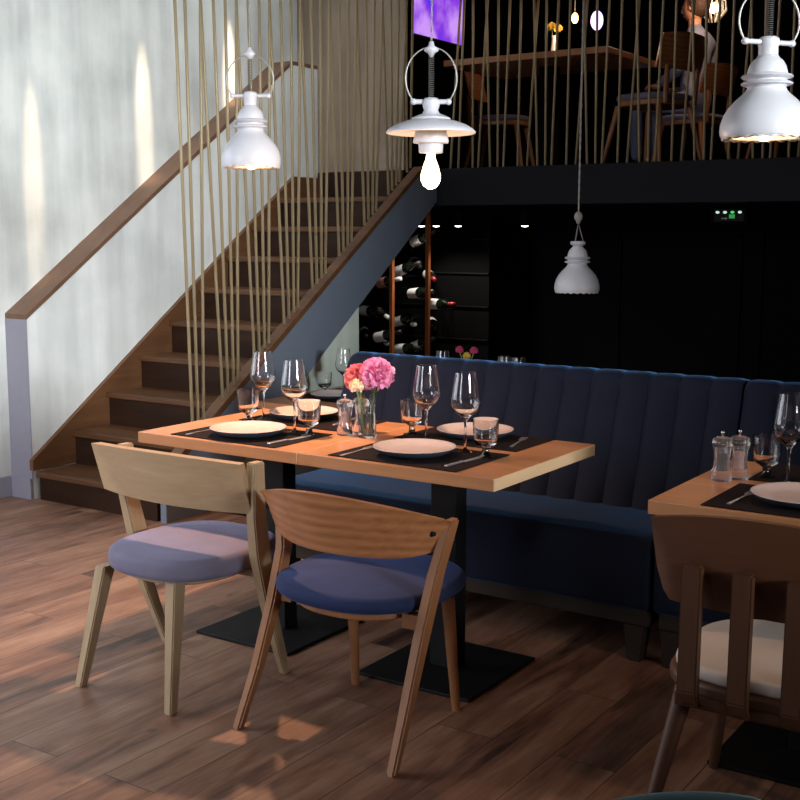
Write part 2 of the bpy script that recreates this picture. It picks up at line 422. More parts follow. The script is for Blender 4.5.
# ------------------------------------------------------------------ setting
LZ = -0.20            # lower floor behind the banquette
FZ = 1.87             # mezzanine floor
CZ = 3.75             # ceiling
def wall_with_hole(axis, a0, a1, z0, z1, h0, h1, hz0, hz1, t0, t1):
    bm = bmesh.new()
    for u0, u1, w0, w1 in ((a0, h0, z0, z1), (h1, a1, z0, z1), (h0, h1, z0, hz0), (h0, h1, hz1, z1)):
        if axis == 'X': bx(bm, t0, t1, u0, u1, w0, w1)
        else: bx(bm, u0, u1, t0, t1, w0, w1)
    return bm
struct('floor', box(-5.36, 4.2, -3.2, 4.50, -0.3, 0.0), M['floor'])
struct('floor_lower', box(-4.2, 4.2, 4.50, 8.4, -0.5, LZ), M['floor'])
struct('floor_understair', box(-5.36, -4.2, 4.50, 7.6, -0.5, -0.3), M['floor'])
struct('ceiling', box(-5.8, 4.4, -3.4, 11.0, CZ, CZ + 0.15), M['ceiling'])
struct('wall_left', wall_with_hole('X', -3.2, 6.92, -0.3, CZ, 0.1, 3.0, 0.5, 3.2, -5.56, -5.36), M['concrete'])
struct('wall_left_mezzanine', box(-5.56, -5.36, 6.92, 11.0, FZ - 0.24, CZ), M['black_wall'])
struct('wall_landing', box(-5.36, -4.46, 6.70, 6.74, FZ, CZ), M['brownwall'])
# low wall beside the stair, its sloped top and level end
SL = 0.706
def cap_z(y): return 1.0 + SL * (y - 4.144)
struct('wall_stair', prism([(4.144, -0.3), (6.70, -0.3), (6.70, 2.575), (6.42, 2.575), (4.144, 0.985)], -5.36, -5.185, 'X'), M['plaster'])
struct('trim_1', prism([(4.14, 0.985), (6.42, 2.575), (6.70, 2.575), (6.70, 2.60), (6.412, 2.60), (4.14, 1.012)], -5.36, -5.183, 'X'), M['capwood'])
struct('wall_newel', box(-5.36, -5.185, 4.138, 4.144, 0.0, 0.985), M['newelshade'])  # end face of the low wall, its shade put into the colour
struct('baseboard_left', box(-5.36, -5.344, -3.2, 4.136, 0.0, 0.115, 0.003), M['newelshade'])
struct('baseboard_newel', box(-5.343, -5.185, 4.122, 4.137, 0.0, 0.115, 0.003), M['newelshade'])
struct('wall_understair', prism([(4.25, 0.0), (5.87, 0.0), (5.87, 1.05), (4.43, 0.03)], -4.30, -4.235, 'X'), M['greenplaster'])
# mezzanine slab and its edge beam
struct('floor_mezzanine', box(-5.36, 4.2, 6.92, 11.0, FZ - 0.24, FZ - 0.005), M['black_wall'])
struct('trim_2', box(-4.43, 4.2, 6.70, 6.92, FZ - 0.24, FZ, 0.004), M['navy_beam'])
struct('wall_back_lower', box(-5.36, 4.2, 8.2, 8.4, -0.5, FZ - 0.24), M['black_wall'])
struct('wall_cellar_left', box(-5.36, -5.30, 6.92, 8.4, -0.5, FZ - 0.24), M['black_wall'])
struct('wall_back_upper', box(-5.56, 4.4, 10.8, 11.0, FZ - 0.24, CZ), M['black_wall'])
def wall_panels():
    bm = bmesh.new()
    for x0, x1, z0, z1 in ((-3.55, -2.62, 0.2, 1.45), (-2.5, -1.0, 0.0, 1.53), (-0.9, 0.6, 0.0, 1.53)):
        for a, b, c, d in ((x0, x1, z1 - 0.03, z1), (x0, x0 + 0.03, z0, z1), (x1 - 0.03, x1, z0, z1), (x0, x1, z0, z0 + 0.03)):
            bx(bm, a, b, 8.175, 8.2, c, d)
    return bm
struct('trim_3', wall_panels(), M['black_wall'])
struct('wall_right', wall_with_hole('X', -3.2, 11.0, -0.5, CZ, 0.1, 1.7, 1.2, 3.5, 4.2, 4.4), M['ceiling'])
struct('wall_front', wall_with_hole('Y', -5.56, 4.4, -0.3, CZ, -4.6, -3.0, 0.6, 3.5, -3.4, -3.2), M['ceiling'])

# ------------------------------------------------------------------ staircase
def staircase():
    t = thing('staircase', 'dark wooden staircase rising beside the pale wall behind the tables', 'staircase', (-4.7, 4.15, 0))
    ox, oy = -4.7, 4.15
    run, rise = 0.2585, 0.187
    for i in range(9):
        y0 = 4.150 + run * i; z1 = 0.158 + 0.19 * i
        zb = 0.0 if i == 0 else 0.158 + 0.19 * (i - 1)
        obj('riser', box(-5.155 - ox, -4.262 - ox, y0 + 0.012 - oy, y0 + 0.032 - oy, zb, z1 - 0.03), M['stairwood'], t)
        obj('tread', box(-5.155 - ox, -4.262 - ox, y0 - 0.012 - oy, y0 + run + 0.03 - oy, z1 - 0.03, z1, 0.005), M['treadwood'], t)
    obj('riser', box(-5.155 - ox, -4.45 - ox, 6.672 - oy, 6.692 - oy, 1.68, 1.868), M['stairwood'], t)
    # skirt board against the low wall
    def sk(y): return 0.222 + SL * (y - 4.122)
    obj('skirt_board', prism([(4.122 - oy, 0.165), (4.122 - oy, sk(4.122)), (6.40 - oy, sk(6.40)), (6.69 - oy, sk(6.40)), (6.69 - oy, 1.60), (4.47 - oy, 0.165)], -5.184 - ox, -5.156 - ox, 'X'), M['skirtwood'], t)
    st = (1.805 - 0.517) / (6.457 - 4.568)
    def top(y): return 0.827 + 0.716 * (y - 4.98)
    def bot(y): return 0.666 + 0.726 * (y - 5.334)
    obj('stringer', prism([(4.16 - oy, 0.0), (4.44 - oy, 0.0), (6.698 - oy, bot(6.698)), (6.698 - oy, FZ - 0.01), (6.54 - oy, FZ - 0.01), (4.16 - oy, top(4.16) - 0.02)], -4.235 - ox, -4.196 - ox, 'X'), M['steel'], t)
    obj('stringer_cap', prism([(4.16 - oy, top(4.16) - 0.02), (6.54 - oy, FZ - 0.01), (6.52 - oy, FZ + 0.006), (4.14 - oy, top(4.16) + 0.012)], -4.262 - ox, -4.190 - ox, 'X'), M['treadwood'], t)
    return t
staircase()

# ------------------------------------------------------------------ rod screens
def rod(p, q, r=0.0082):
    return tube([p, q], r, 8)
def stair_rods():
    ox, oy = -4.222, 4.3
    t = thing('stair_rod_screen', 'screen of slanting brass rods rising from the stair edge to the ceiling', 'rod screen', (ox, oy, 0.3))
    def top(y): return 0.827 + 0.716 * (y - 4.98) - 0.3
    rods = [(4.39, 4.33, 2.57), (4.43, 4.40, 2.58), (4.47, 4.51, 2.60)]
    for g in range(7):
        b0 = 4.62 + 0.2585 * g; t0 = 4.51 + 0.2655 * g
        for k, (db, dt) in enumerate(zip((0, 0.042, 0.086, 0.122), (0, 0.094, 0.182, 0.268))):
            rods.append((b0 + db, t0 + dt, 2.60 + 0.042 * g + 0.012 * k))
    rods += [(6.38, 6.36, 2.89), (6.42, 6.44, 2.90)]
    for b, tp, zt in rods:
        zb = top(b); f = (CZ - zt) / (zt - (zb + 0.3)) * 0.35
        jx = 0.0
        zt2 = zt + (CZ - zt) * 1.0
        ye = b + (tp - b) * (zt2 - zb - 0.3) / (zt - zb - 0.3)
        obj('rod', rod((jx, b - oy, zb + 0.004), (0, ye - oy, CZ - 0.3 - 0.002)), M['brass'], t, True)
    return t
stair_rods()
def mezz_rods():
    t = thing('mezzanine_rod_screen', 'screen of slanting brass rods along the edge of the upper floor', 'rod screen', (-4.0, 6.76, FZ))
    ox = -4.0
    L = [(-4.13, -4.07), (-4.07, -4.04), (-3.96, -3.97), (-3.92, -3.87)]
    for k in range(16):
        b0 = -3.83 + 0.3405 * k; t0 = -3.87 + 0.3385 * k
        for db, dt in ((0, 0), (0.055, 0.085), (0.097, 0.165), (0.20, 0.245), (0.235, 0.33)):
            L.append((b0 + db, t0 + dt))
    for i, (b, tp) in enumerate(L[:90]):
        back = 0.06 if (i > 3 and (i - 4) % 5 == 4) else 0.0
        e = b + (tp - b) * (CZ - FZ) / 0.95
        obj('rod', rod((b - ox, back, 0.002), (e - ox, back, CZ - FZ - 0.002)), M['brass'], t, True)
    return t
mezz_rods()

# ------------------------------------------------------------------ tables
def table(x0, x1, y0, y1, label):
    cx, cy = (x0 + x1) / 2, (y0 + y1) / 2
    t = thing('dining_table', label, 'table', (cx, cy, 0), 0, 'oak dining tables on black pedestals')
    hx, hy = (x1 - x0) / 2, (y1 - y0) / 2
    top = obj('tabletop', box(-hx, hx - 0.003, -hy, hy, 0.712, 0.75, 0.002), M['tablewood'], t)
    obj('lit_edge', box(hx - 0.003, hx, -hy + 0.001, hy - 0.001, 0.713, 0.749), M['litedge'], top)  # right edge coloured paler, as if light falls on that side
    obj('base_plate', box(-0.215, 0.215, -0.225, 0.225, 0.0, 0.012, 0.003), M['black_metal'], t)
    obj('pedestal', box(-0.048, 0.048, -0.036, 0.036, 0.012, 0.70, 0.004), M['black_metal'], t)
    obj('mounting_plate', box(-0.2, 0.2, -0.2, 0.2, 0.70, 0.712), M['black_metal'], t)
    return t
table(-3.07, -2.351, 2.915, 3.605, 'oak table with two settings at the stair side, left half of the flower pair')
table(-2.349, -1.625, 2.915, 3.605, 'oak table with two settings and a free right corner before the banquette')
table(-1.158, -0.431, 2.915, 3.605, 'oak table at the right edge, behind the chair with vertical back bars')

# ------------------------------------------------------------------ banquette
def bench(x0, x1, label, round_left=False, back=(0, 0)):
    yf, yb = 3.63, 4.36
    t = thing('banquette', label, 'banquette', ((x0 + x1) / 2, 4.0, 0), 0, 'navy velvet banquettes')
    ox = (x0 + x1) / 2; oy = 4.0
    s = obj('seat', box(x0 - ox, x1 - ox, yf - oy, 4.10 - oy, 0.19, 0.445, 0.03, 4), M['velvet_navy'], t, True, angle=50)
    # channel-tufted backrest: scalloped front, rounded top
    sx0, sx1 = x0, x1; x0 += back[0]; x1 += back[1]
    bm = bmesh.new(); w = 0.115; n = max(1, round((x1 - x0) / w)); w = (x1 - x0) / n
    prof = []      # (y, z) of the front and top
    for k in range(9): prof.append((4.02 + 0.14 * k / 8, 0.40 + 0.46 * k / 8))
    R = 0.055
    for k in range(1, 9):
        a = PI - (PI / 2 + 0.3) * k / 8
        prof.append((4.16 + R + R * math.cos(a), 0.87 + R * math.sin(a)))
    prof += [(4.30, 0.915), (4.335, 0.90), (4.35, 0.87), (4.36, 0.20)]
    cols = []
    per = 8
    for i in range(n * per + 1):
        x = x0 + w * i / per; u = (i % per) / per
        d = 0.017 * (math.sin(PI * u) ** 0.6 if u > 0 else 0)
        if round_left and x < x0 + 0.05:
            q = (x0 + 0.05 - x) / 0.05; drop = 0.05 * (1 - math.sqrt(max(0, 1 - q * q)))
        else: drop = 0
        col = []
        for j, (y, z) in enumerate(prof):
            k = 1.0 if j < 13 else (0.6 if j < 18 else 0)
            nx, nz = (-1, 0.25) if j < 10 else (-0.5, 0.8)
            zz = z + d * nz * k - (drop if z > 0.8 else 0)
            col.append(bm.verts.new((x - ox, y + d * nx * k - oy, zz)))
        cols.append(col)
    for a, b in zip(cols, cols[1:]):
        for j in range(len(prof) - 1): bm.faces.new((a[j], b[j], b[j + 1], a[j + 1]))
        bm.faces.new((a[-1], b[-1], b[0], a[0]))
    bm.faces.new(cols[0]); bm.faces.new(cols[-1][::-1])
    obj('backrest', bm, M['velvet_navy'], t, True, angle=60)
    x0, x1 = sx0, sx1
    obj('frame', box(x0 + 0.02 - ox, x1 - 0.005 - ox, 3.655 - oy, 4.33 - oy, 0.135, 0.19, 0.004), M['benchwood'], t)
    for sx in (x0 + 0.06, x1 - 0.06):
        for y in (3.69, 4.27):
            obj('leg', beam([(sx - ox, y - oy, 0.0), (sx - ox, y - oy, 0.136)], [(0.05, 0.05), (0.085, 0.06)]), M['benchwood'], t)
    return t
bench(-3.075, -1.43, 'long navy velvet banquette with vertical channels behind the left table', True, (0, 0.115))
bench(-1.42, 1.10, 'dark navy velvet banquette section at the right, beyond the right table', False, (0.115, 0))

# ------------------------------------------------------------------ chairs
def backrest_bm(half, y_end, bulge, ztop, zbot, th=0.018, n=28, rows=8):
    """curved plywood back: ztop(u), zbot(u) with u in -1..1"""
    bm = bmesh.new(); F = []; B = []
    for i in range(n + 1):
        u = -1 + 2 * i / n
        x = half * u; y = y_end - bulge * (1 - u * u)
        sl = 2 * bulge * u / half; L = math.hypot(1, sl); nx, ny = sl / L, -1 / L
        f, b = [], []
        for j in range(rows + 1):
            v = j / rows; z = zbot(u) + (ztop(u) - zbot(u)) * v
            tilt = -0.05 * (v - 0.5)
            f.append(bm.verts.new((x + nx * th / 2, y + tilt + ny * th / 2, z)))
            b.append(bm.verts.new((x - nx * th / 2, y + tilt - ny * th / 2, z)))
        F.append(f); B.append(b)
    for i in range(n):
        for j in range(rows):
            bm.faces.new((F[i][j], F[i + 1][j], F[i + 1][j + 1], F[i][j + 1]))
            bm.faces.new((B[i][j], B[i][j + 1], B[i + 1][j + 1], B[i + 1][j]))
        bm.faces.new((F[i][-1], F[i + 1][-1], B[i + 1][-1], B[i][-1]))
        bm.faces.new((F[i][0], B[i][0], B[i + 1][0], F[i + 1][0]))
    for k in (0, n):
        for j in range(rows): bm.faces.new((F[k][j], F[k][j + 1], B[k][j + 1], B[k][j]))
    bmesh.ops.recalc_face_normals(bm, faces=bm.faces[:])
    return bm
def chair_one():
    t = thing('dining_chair', 'pale ash chair with a straight-edged wide backrest and lilac velvet seat, leftmost chair', 'chair', (-2.68, 2.69, 0))
    obj('seat', superell(0.235, 0.262, 0.392, 0.462, 2.7, r=0.024, dome=0.006, c=(0.045, 0.045)), M['velvet_lilac'], t, True)
    obj('seat_frame', superell(0.19, 0.20, 0.372, 0.394, 2.5, r=0.008, c=(0.04, 0.03)), M['chairashleg'], t, True, angle=40)
    obj('backrest', backrest_bm(0.322, -0.005, 0.055, lambda u: 0.755 + 0.012 * (1 - u * u), lambda u: 0.592, th=0.034), M['chairash'], t, True, angle=40)
    for s in (-1, 1):
        obj('leg', beam([(s * 0.20, -0.235, 0.0), (s * 0.155, -0.155, 0.392)], [(0.030, 0.032), (0.044, 0.052)], bev=0.004), M['chairashleg'], t)
        k = 0.0 if s > 0 else 0.085
        obj('leg', beam([(s * 0.27, 0.225, 0.0), (s * (0.295 - k * 0.4), 0.12, 0.25), (s * (0.315 - k), 0.055, 0.45), (s * (0.325 - k), 0.03, 0.58), (s * (0.328 - k), 0.025, 0.752)],
                        [(0.028, 0.032), (0.034, 0.048), (0.040, 0.066), (0.036, 0.06), (0.034, 0.05)], bev=0.004), M['chairashleg'], t)
        obj('side_rail', box(min(s * 0.18, s * 0.29), max(s * 0.18, s * 0.29), 0.05, 0.085, 0.374, 0.394), M['chairashleg'], t)
    return t
chair_one()
def chair_two():
    t = thing('dining_chair', 'warm oak chair with a crescent backrest and blue velvet seat, front centre', 'chair', (-1.965, 2.73, 0))
    obj('seat', superell(0.268, 0.27, 0.405, 0.452, 2.4, r=0.023, dome=0.012, c=(0.0, 0.055)), M['velvet_blue'], t, True)
    obj('seat_frame', superell(0.20, 0.21, 0.372, 0.405, 2.4, r=0.008, c=(0.0, 0.05)), M['chairoakleg'], t, True, angle=40)
    def zt(u): return 0.678 + 0.058 * (1 - u * u)
    def zb(u): return 0.558 + 0.055 * abs(u) ** 6
    bk = obj('backrest', backrest_bm(0.322, -0.03, 0.145, zt, zb, th=0.02), M['chairoak'], t, True, angle=40)
    for s in (-1, 1):
        k = 0.0 if s > 0 else 0.045
        obj('leg', beam([(s * 0.275, -0.24, 0.0), (s * 0.268, -0.155, 0.17), (s * (0.272 - k * 0.3), -0.085, 0.36), (s * (0.292 - k), -0.05, 0.52), (s * (0.322 - k), -0.02, 0.672 - k * 0.6)],
                        [(0.028, 0.03), (0.032, 0.04), (0.034, 0.05), (0.034, 0.05), (0.03, 0.05)]), M['chairoakleg'], t)
        obj('leg', tube([(s * 0.19, 0.235, 0.0), (s * 0.178, 0.20, 0.37)], [0.013, 0.021], 12), M['chairoakleg'], t, True, angle=50)
        obj('bolt_cap', tube([(s * 0.293, -0.062, 0.636), (s * 0.289, -0.0735, 0.636)], 0.008, 12), M['black_metal'], bk)
        obj('side_rail', box(min(s * 0.20, s * 0.262), max(s * 0.20, s * 0.262), -0.08, -0.045, 0.356, 0.398), M['chairoakleg'], t)
    return t
chair_two()
def chair_three():
    t = thing('dining_chair', 'dark oak chair with vertical back bars and a cream seat, at the right edge', 'chair', (-0.75, 2.80, 0))
    st_ = obj('seat', superell(0.252, 0.235, 0.402, 0.438, 3.0, r=0.016, dome=0.016, c=(0.0, 0.03)), M['cream'], t, True)
    obj('seat_frame', superell(0.265, 0.248, 0.372, 0.404, 3.0, r=0.010, c=(0.0, 0.03)), M['chairdarkleg'], t, True, angle=40)
    def zt(u): return 0.795 + 0.03 * (1 - u * u)
    def zb(u): return 0.59 + (0.075 * max(0, (abs(u) - 0.84) / 0.16) ** 2)
    obj('backrest', backrest_bm(0.258, -0.20, 0.03, zt, zb, th=0.022), M['chairdark'], t, True, angle=40)
    for x in (-0.15, -0.03, 0.09, 0.21):
        yb = -0.20 - 0.03 * (1 - (x / 0.258) ** 2) - 0.029
        pts = [(x, yb + 0.035, 0.352), (x, yb + 0.008, 0.368), (x, yb - 0.004, 0.40), (x, yb - 0.002, 0.50), (x, yb, 0.60), (x, yb, 0.700)]
        obj('back_bar', beam(pts, [(0.046, 0.022)] * 2 + [(0.046, 0.030)] * 4, bev=0.004), M['chairdarkleg'], t)
    obj('back_rail', box(-0.2, 0.2, -0.205, -0.175, 0.34, 0.374, 0.004), M['chairdarkleg'], t)
    for s in (-1, 1):
        obj('leg', tube([(s * 0.25, -0.26, 0.0), (s * 0.185, -0.17, 0.375)], [0.014, 0.025], 12), M['chairdarkleg'], t, True, angle=50)
        obj('leg', tube([(s * 0.24, 0.23, 0.0), (s * 0.185, 0.16, 0.375)], [0.013, 0.023], 12), M['chairdarkleg'], t, True, angle=50)
    return t
chair_three()
def tub_chair():
    t = thing('tub_chair', 'teal velvet tub chair whose rounded top edge shows at the bottom right', 'chair', (-0.43, 1.215, 0))
    bm = bmesh.new(); R = 0.26; th = 0.05; n = 40; cols = []
    pr = [(-th / 2, 0.30), (-th / 2, 0.692)] + [(-th / 2 * math.cos(PI * k / 6), 0.692 + 0.022 * math.sin(PI * k / 6)) for k in range(1, 6)] + [(th / 2, 0.692), (th / 2, 0.30)]
    for i in range(n + 1):
        a = math.radians(-20 + 220 * i / n); e = abs(i / n - 0.5) * 2; dz = -0.10 * e ** 1.3 - 0.08 * max(0, (e - 0.45) / 0.55) ** 1.5
        cols.append([bm.verts.new(((R + o) * math.cos(a), (R + o) * math.sin(a), z + (dz if z > 0.5 else 0))) for o, z in pr])
    for a, b in zip(cols, cols[1:]):
        for j in range(len(pr)): bm.faces.new((a[j], a[(j + 1) % len(pr)], b[(j + 1) % len(pr)], b[j]))
    bm.faces.new(cols[0]); bm.faces.new(cols[-1][::-1])
    obj('backrest', bm, M['velvet_teal'], t, True, angle=50)
    obj('seat', superell(0.255, 0.255, 0.30, 0.44, 2.1, r=0.03, dome=0.01), M['velvet_teal'], t, True)
    for a in (45, 135, 225, 315):
        a = math.radians(a)
        obj('leg', tube([(0.24 * math.cos(a), 0.24 * math.sin(a), 0), (0.19 * math.cos(a), 0.19 * math.sin(a), 0.31)], [0.012, 0.02], 10), M['chairdarkleg'], t, True, angle=50)
tub_chair()

# ------------------------------------------------------------------ place settings
TZ = 0.7505
def placemat(x0, x1, y0, y1, label, z=TZ):
    o = obj('placemat', box(-(x1 - x0) / 2, (x1 - x0) / 2, -(y1 - y0) / 2, (y1 - y0) / 2, 0, 0.003), M['mat'], loc=((x0 + x1) / 2, (y0 + y1) / 2, z))
    return tag(o, label, 'placemat', 'dark woven placemats')
placemat(-2.93, -2.46, 2.935, 3.25, 'dark placemat at the front left of the left table')
placemat(-2.95, -2.47, 3.315, 3.60, 'dark placemat at the back left of the left table, below the stair')
placemat(-2.24, -1.765, 2.935, 3.265, 'dark placemat at the front right of the left table')
placemat(-2.25, -1.775, 3.325, 3.60, 'dark placemat at the back right of the left table, nearest the banquette')
placemat(-1.02, -0.55, 2.93, 3.25, 'dark placemat at the front of the right table, under the cream plate')
placemat(-1.02, -0.55, 3.32, 3.60, 'dark placemat at the back of the right table, under the footed tumbler')
PZ = TZ + 0.0035
def plate0():
    t = thing('dinner_plate', '', 'plate', (0, 0, 0), 0, 'stoneware dinner plates')
    obj('dish', lathe([(0, 0.012), (0.085, 0.0125), (0.105, 0.016), (0.125, 0.026), (0.131, 0.030), (0.133, 0.0295), (0.1325, 0.028)], 64), M['plate'], t, True)
    obj('underside', lathe([(0.1325, 0.0278), (0.125, 0.019), (0.10, 0.006), (0.075, 0.0045), (0.072, 0.0), (0.066, 0.0), (0.064, 0.004), (0, 0.004)], 64), M['platerim'], t, True)
    return t
PL = [(-2.685, 3.065, 'dinner plate in front of the pale ash chair'), (-2.765, 3.475, 'dinner plate at the back left corner, partly behind a wine glass'),
      (-2.01, 3.085, 'dinner plate in front of the warm oak chair'), (-2.02, 3.485, 'dinner plate at the back right, nearest the banquette'),
      (-0.80, 3.085, 'cream dinner plate on the right table')]
p0 = plate0()
for i, (x, y, l) in enumerate(PL):
    if i == 0: p0.location = (x, y, PZ); p0['label'] = l
    else: dup(p0, (x, y, PZ), l)
def fork0():
    t = thing('fork', '', 'fork', (0, 0, 0), 0, 'steel forks')
    bm = bmesh.new()
    for y0, y1, w0, w1 in ((-0.09, -0.02, 0.011, 0.006), (-0.02, 0.035, 0.006, 0.006), (0.035, 0.055, 0.006, 0.022)):
        vs = [bm.verts.new((sx * w / 2, y, z)) for y, w in ((y0, w0), (y1, w1)) for sx in (-1, 1) for z in (0, 0.002)]
        for f in ((0, 1, 3, 2), (4, 6, 7, 5), (0, 4, 5, 1), (2, 3, 7, 6), (0, 2, 6, 4), (1, 5, 7, 3)): bm.faces.new([vs[i] for i in f])
    obj('handle', bm, M['steelware'], t)
    bm = bmesh.new()
    for k in range(4): bx(bm, -0.011 + k * 0.0063, -0.008 + k * 0.0063, 0.055, 0.10, 0.0, 0.002)
    obj('tines', bm, M['steelware'], t)
    return t
def knife0():
    t = thing('table_knife', '', 'knife', (0, 0, 0), 0, 'steel table knives')
    obj('handle', box(-0.006, 0.006, -0.105, -0.01, 0, 0.005, 0.002), M['steelware'], t)
    obj('blade', prism([(-0.007, -0.01), (0.007, -0.01), (0.010, 0.06), (0.006, 0.105), (-0.007, 0.11)], 0.0, 0.002, 'Z'), M['steelware'], t)
    return t
FK = [(-2.872, 3.04, 0.05, 'fork left of the plate before the pale ash chair'), (-2.195, 3.03, 0.04, 'fork left of the plate before the warm oak chair'),
      (-1.845, 3.47, 0.25, 'fork at the back right placemat by the banquette'), (-0.955, 3.06, -0.05, 'fork lying beside the cream plate on the right table')]
KN = [(-2.505, 3.07, -0.05, 'knife right of the plate before the pale ash chair'), (-1.82, 3.08, -0.05, 'knife right of the plate before the warm oak chair'), (-2.585, 3.50, 0.2, 'knife at the back left placemat of the left table')]
f0 = fork0(); k0 = knife0()
for i, (x, y, a, l) in enumerate(FK):
    if i == 0: f0.location = (x, y, PZ); f0.rotation_euler = (0, 0, a); f0['label'] = l
    else: dup(f0, (x, y, PZ), l, a)
for i, (x, y, a, l) in enumerate(KN):
    if i == 0: k0.location = (x, y, PZ); k0.rotation_euler = (0, 0, a); k0['label'] = l
    else: dup(k0, (x, y, PZ), l, a)
def wine0():
    t = thing('wine_glass', '', 'wine glass', (0, 0, 0), 0, 'stemmed wine glasses')
    outer = [(0.0, 0.0), (0.037, 0.0), (0.038, 0.0015), (0.020, 0.004), (0.0065, 0.010), (0.0042, 0.020), (0.0040, 0.085), (0.006, 0.104), (0.017, 0.117), (0.037, 0.135), (0.0475, 0.155), (0.0465, 0.175), (0.0410, 0.212), (0.0342, 0.257), (0.034, 0.259)]
    inner = [(0.0330, 0.259), (0.0332, 0.257), (0.0401, 0.212), (0.0456, 0.175), (0.0465, 0.156), (0.0362, 0.1375), (0.016, 0.1205), (0.0, 0.115)]
    obj('bowl', lathe(outer + inner, 48), M['glass'], t, True, angle=50)
    return t
def tumbler0():
    t = thing('water_tumbler', '', 'tumbler', (0, 0, 0), 0, 'footed water tumblers')
    outer = [(0.0, 0.0), (0.030, 0.0), (0.031, 0.003), (0.018, 0.006), (0.0115, 0.012), (0.0105, 0.030), (0.022, 0.038), (0.034, 0.046), (0.0385, 0.060), (0.042, 0.122), (0.0418, 0.124)]
    inner = [(0.0405, 0.124), (0.0403, 0.122), (0.0368, 0.061), (0.032, 0.050), (0.018, 0.045), (0.0, 0.044)]
    obj('cup', lathe(outer + inner, 48), M['glass'], t, True, angle=50)
    return t
WG = [(-2.88, 3.375, TZ, 'wine glass at the far left of the left table'), (-2.60, 3.215, TZ, 'wine glass left of the pepper mill, before the stair stringer'),
      (-2.125, 3.335, TZ, 'wine glass just right of the pink flowers'), (-1.912, 3.235, TZ, 'wine glass nearest the table corner, behind a tumbler'),
      (-0.908, 3.325, TZ, 'wine glass on the right table, at the edge of the photo'),
      (-3.93, 5.30, 0.551, 'wine glass on the low table beyond the banquette end'), (-2.985, 5.45, 0.551, 'left of two glass rims peeking over the banquette'), (-2.89, 5.43, 0.551, 'right of two glass rims peeking over the banquette'), (-3.40, 5.5, 0.551, 'glass rim peeking over the banquette right of the bottle rack')]
TB = [(-2.888, 3.300, TZ, 'footed tumbler at the far left beside the tall wine glass'), (-2.515, 3.19, TZ, 'footed tumbler beside the knife of the left setting'), (-2.235, 3.415, TZ, 'footed tumbler right of the flower vase'),
      (-1.808, 3.185, TZ, 'footed tumbler nearest the right corner of the left table'), (-0.985, 3.38, TZ, 'footed tumbler on the right table beside the mills'), (-4.02, 5.24, 0.551, 'tumbler on the low table beyond the banquette end')]
w0 = wine0(); t0 = tumbler0()
for i, (x, y, z, l) in enumerate(WG):
    if i == 0: w0.location = (x, y, z); w0['label'] = l
    else: dup(w0, (x, y, z), l)
for i, (x, y, z, l) in enumerate(TB):
    if i == 0: t0.location = (x, y, z); t0['label'] = l
    else: dup(t0, (x, y, z), l)
def mill(x, y, fill, name, label):
    t = thing(name, label, 'mill', (x, y, TZ), 0, 'clear acrylic mills')
    out = [(0.0, 0.0), (0.029, 0.0), (0.030, 0.004), (0.029, 0.020), (0.024, 0.040), (0.0225, 0.06), (0.024, 0.082), (0.028, 0.100)]
    inn = [(0.018, 0.100), (0.0165, 0.085), (0.0150, 0.06), (0.0165, 0.038), (0.0165, 0.028), (0.0, 0.027)]
    obj('body', lathe(out + inn, 24), M['acrylic'], t, True, angle=50)
    obj('filling', lathe([(0, 0.028), (0.0155, 0.029), (0.0155, 0.038), (0.0138, 0.06), (0.015, 0.080), (0, 0.083)], 20), M[fill], t, True)
    cp = obj('cap', lathe([(0, 0.1005), (0.028, 0.1005), (0.0305, 0.108), (0.028, 0.119), (0.014, 0.126), (0, 0.128)], 24), M['acrylic'], t, True)
    obj('knob', lathe([(0.003, 0.128), (0.003, 0.133), (0.006, 0.137), (0.005, 0.142), (0, 0.144)], 14), M['chrome'], cp, True)['label'] = 'chrome knob'
    return t
mill(-2.43, 3.285, 'salt', 'salt_mill', 'clear salt mill in front, beside the flower vase on the left table')
mill(-2.41, 3.355, 'pepper', 'pepper_mill', 'clear mill behind the salt mill, next to the vase')
mill(-1.082, 3.275, 'pepper', 'pepper_mill', 'clear pepper mill with dark corns, left one on the right table')
mill(-1.048, 3.325, 'salt', 'salt_mill', 'clear salt mill, right one on the right table')
def vase():
    t = thing('flower_vase', 'slim clear glass vase holding pink flowers on the left table', 'vase', (-2.335, 3.285, TZ))
    out = [(0, 0), (0.030, 0), (0.031, 0.003), (0.031, 0.168)]; inn = [(0.0285, 0.168), (0.0285, 0.010), (0, 0.009)]
    obj('cylinder', lathe(out + inn, 32), M['glass'], t, True, angle=50)
    obj('water', lathe([(0, 0.0105), (0.0280, 0.0105), (0.0280, 0.085), (0, 0.085)], 32), glass('water'), t, True, angle=40)
vase()
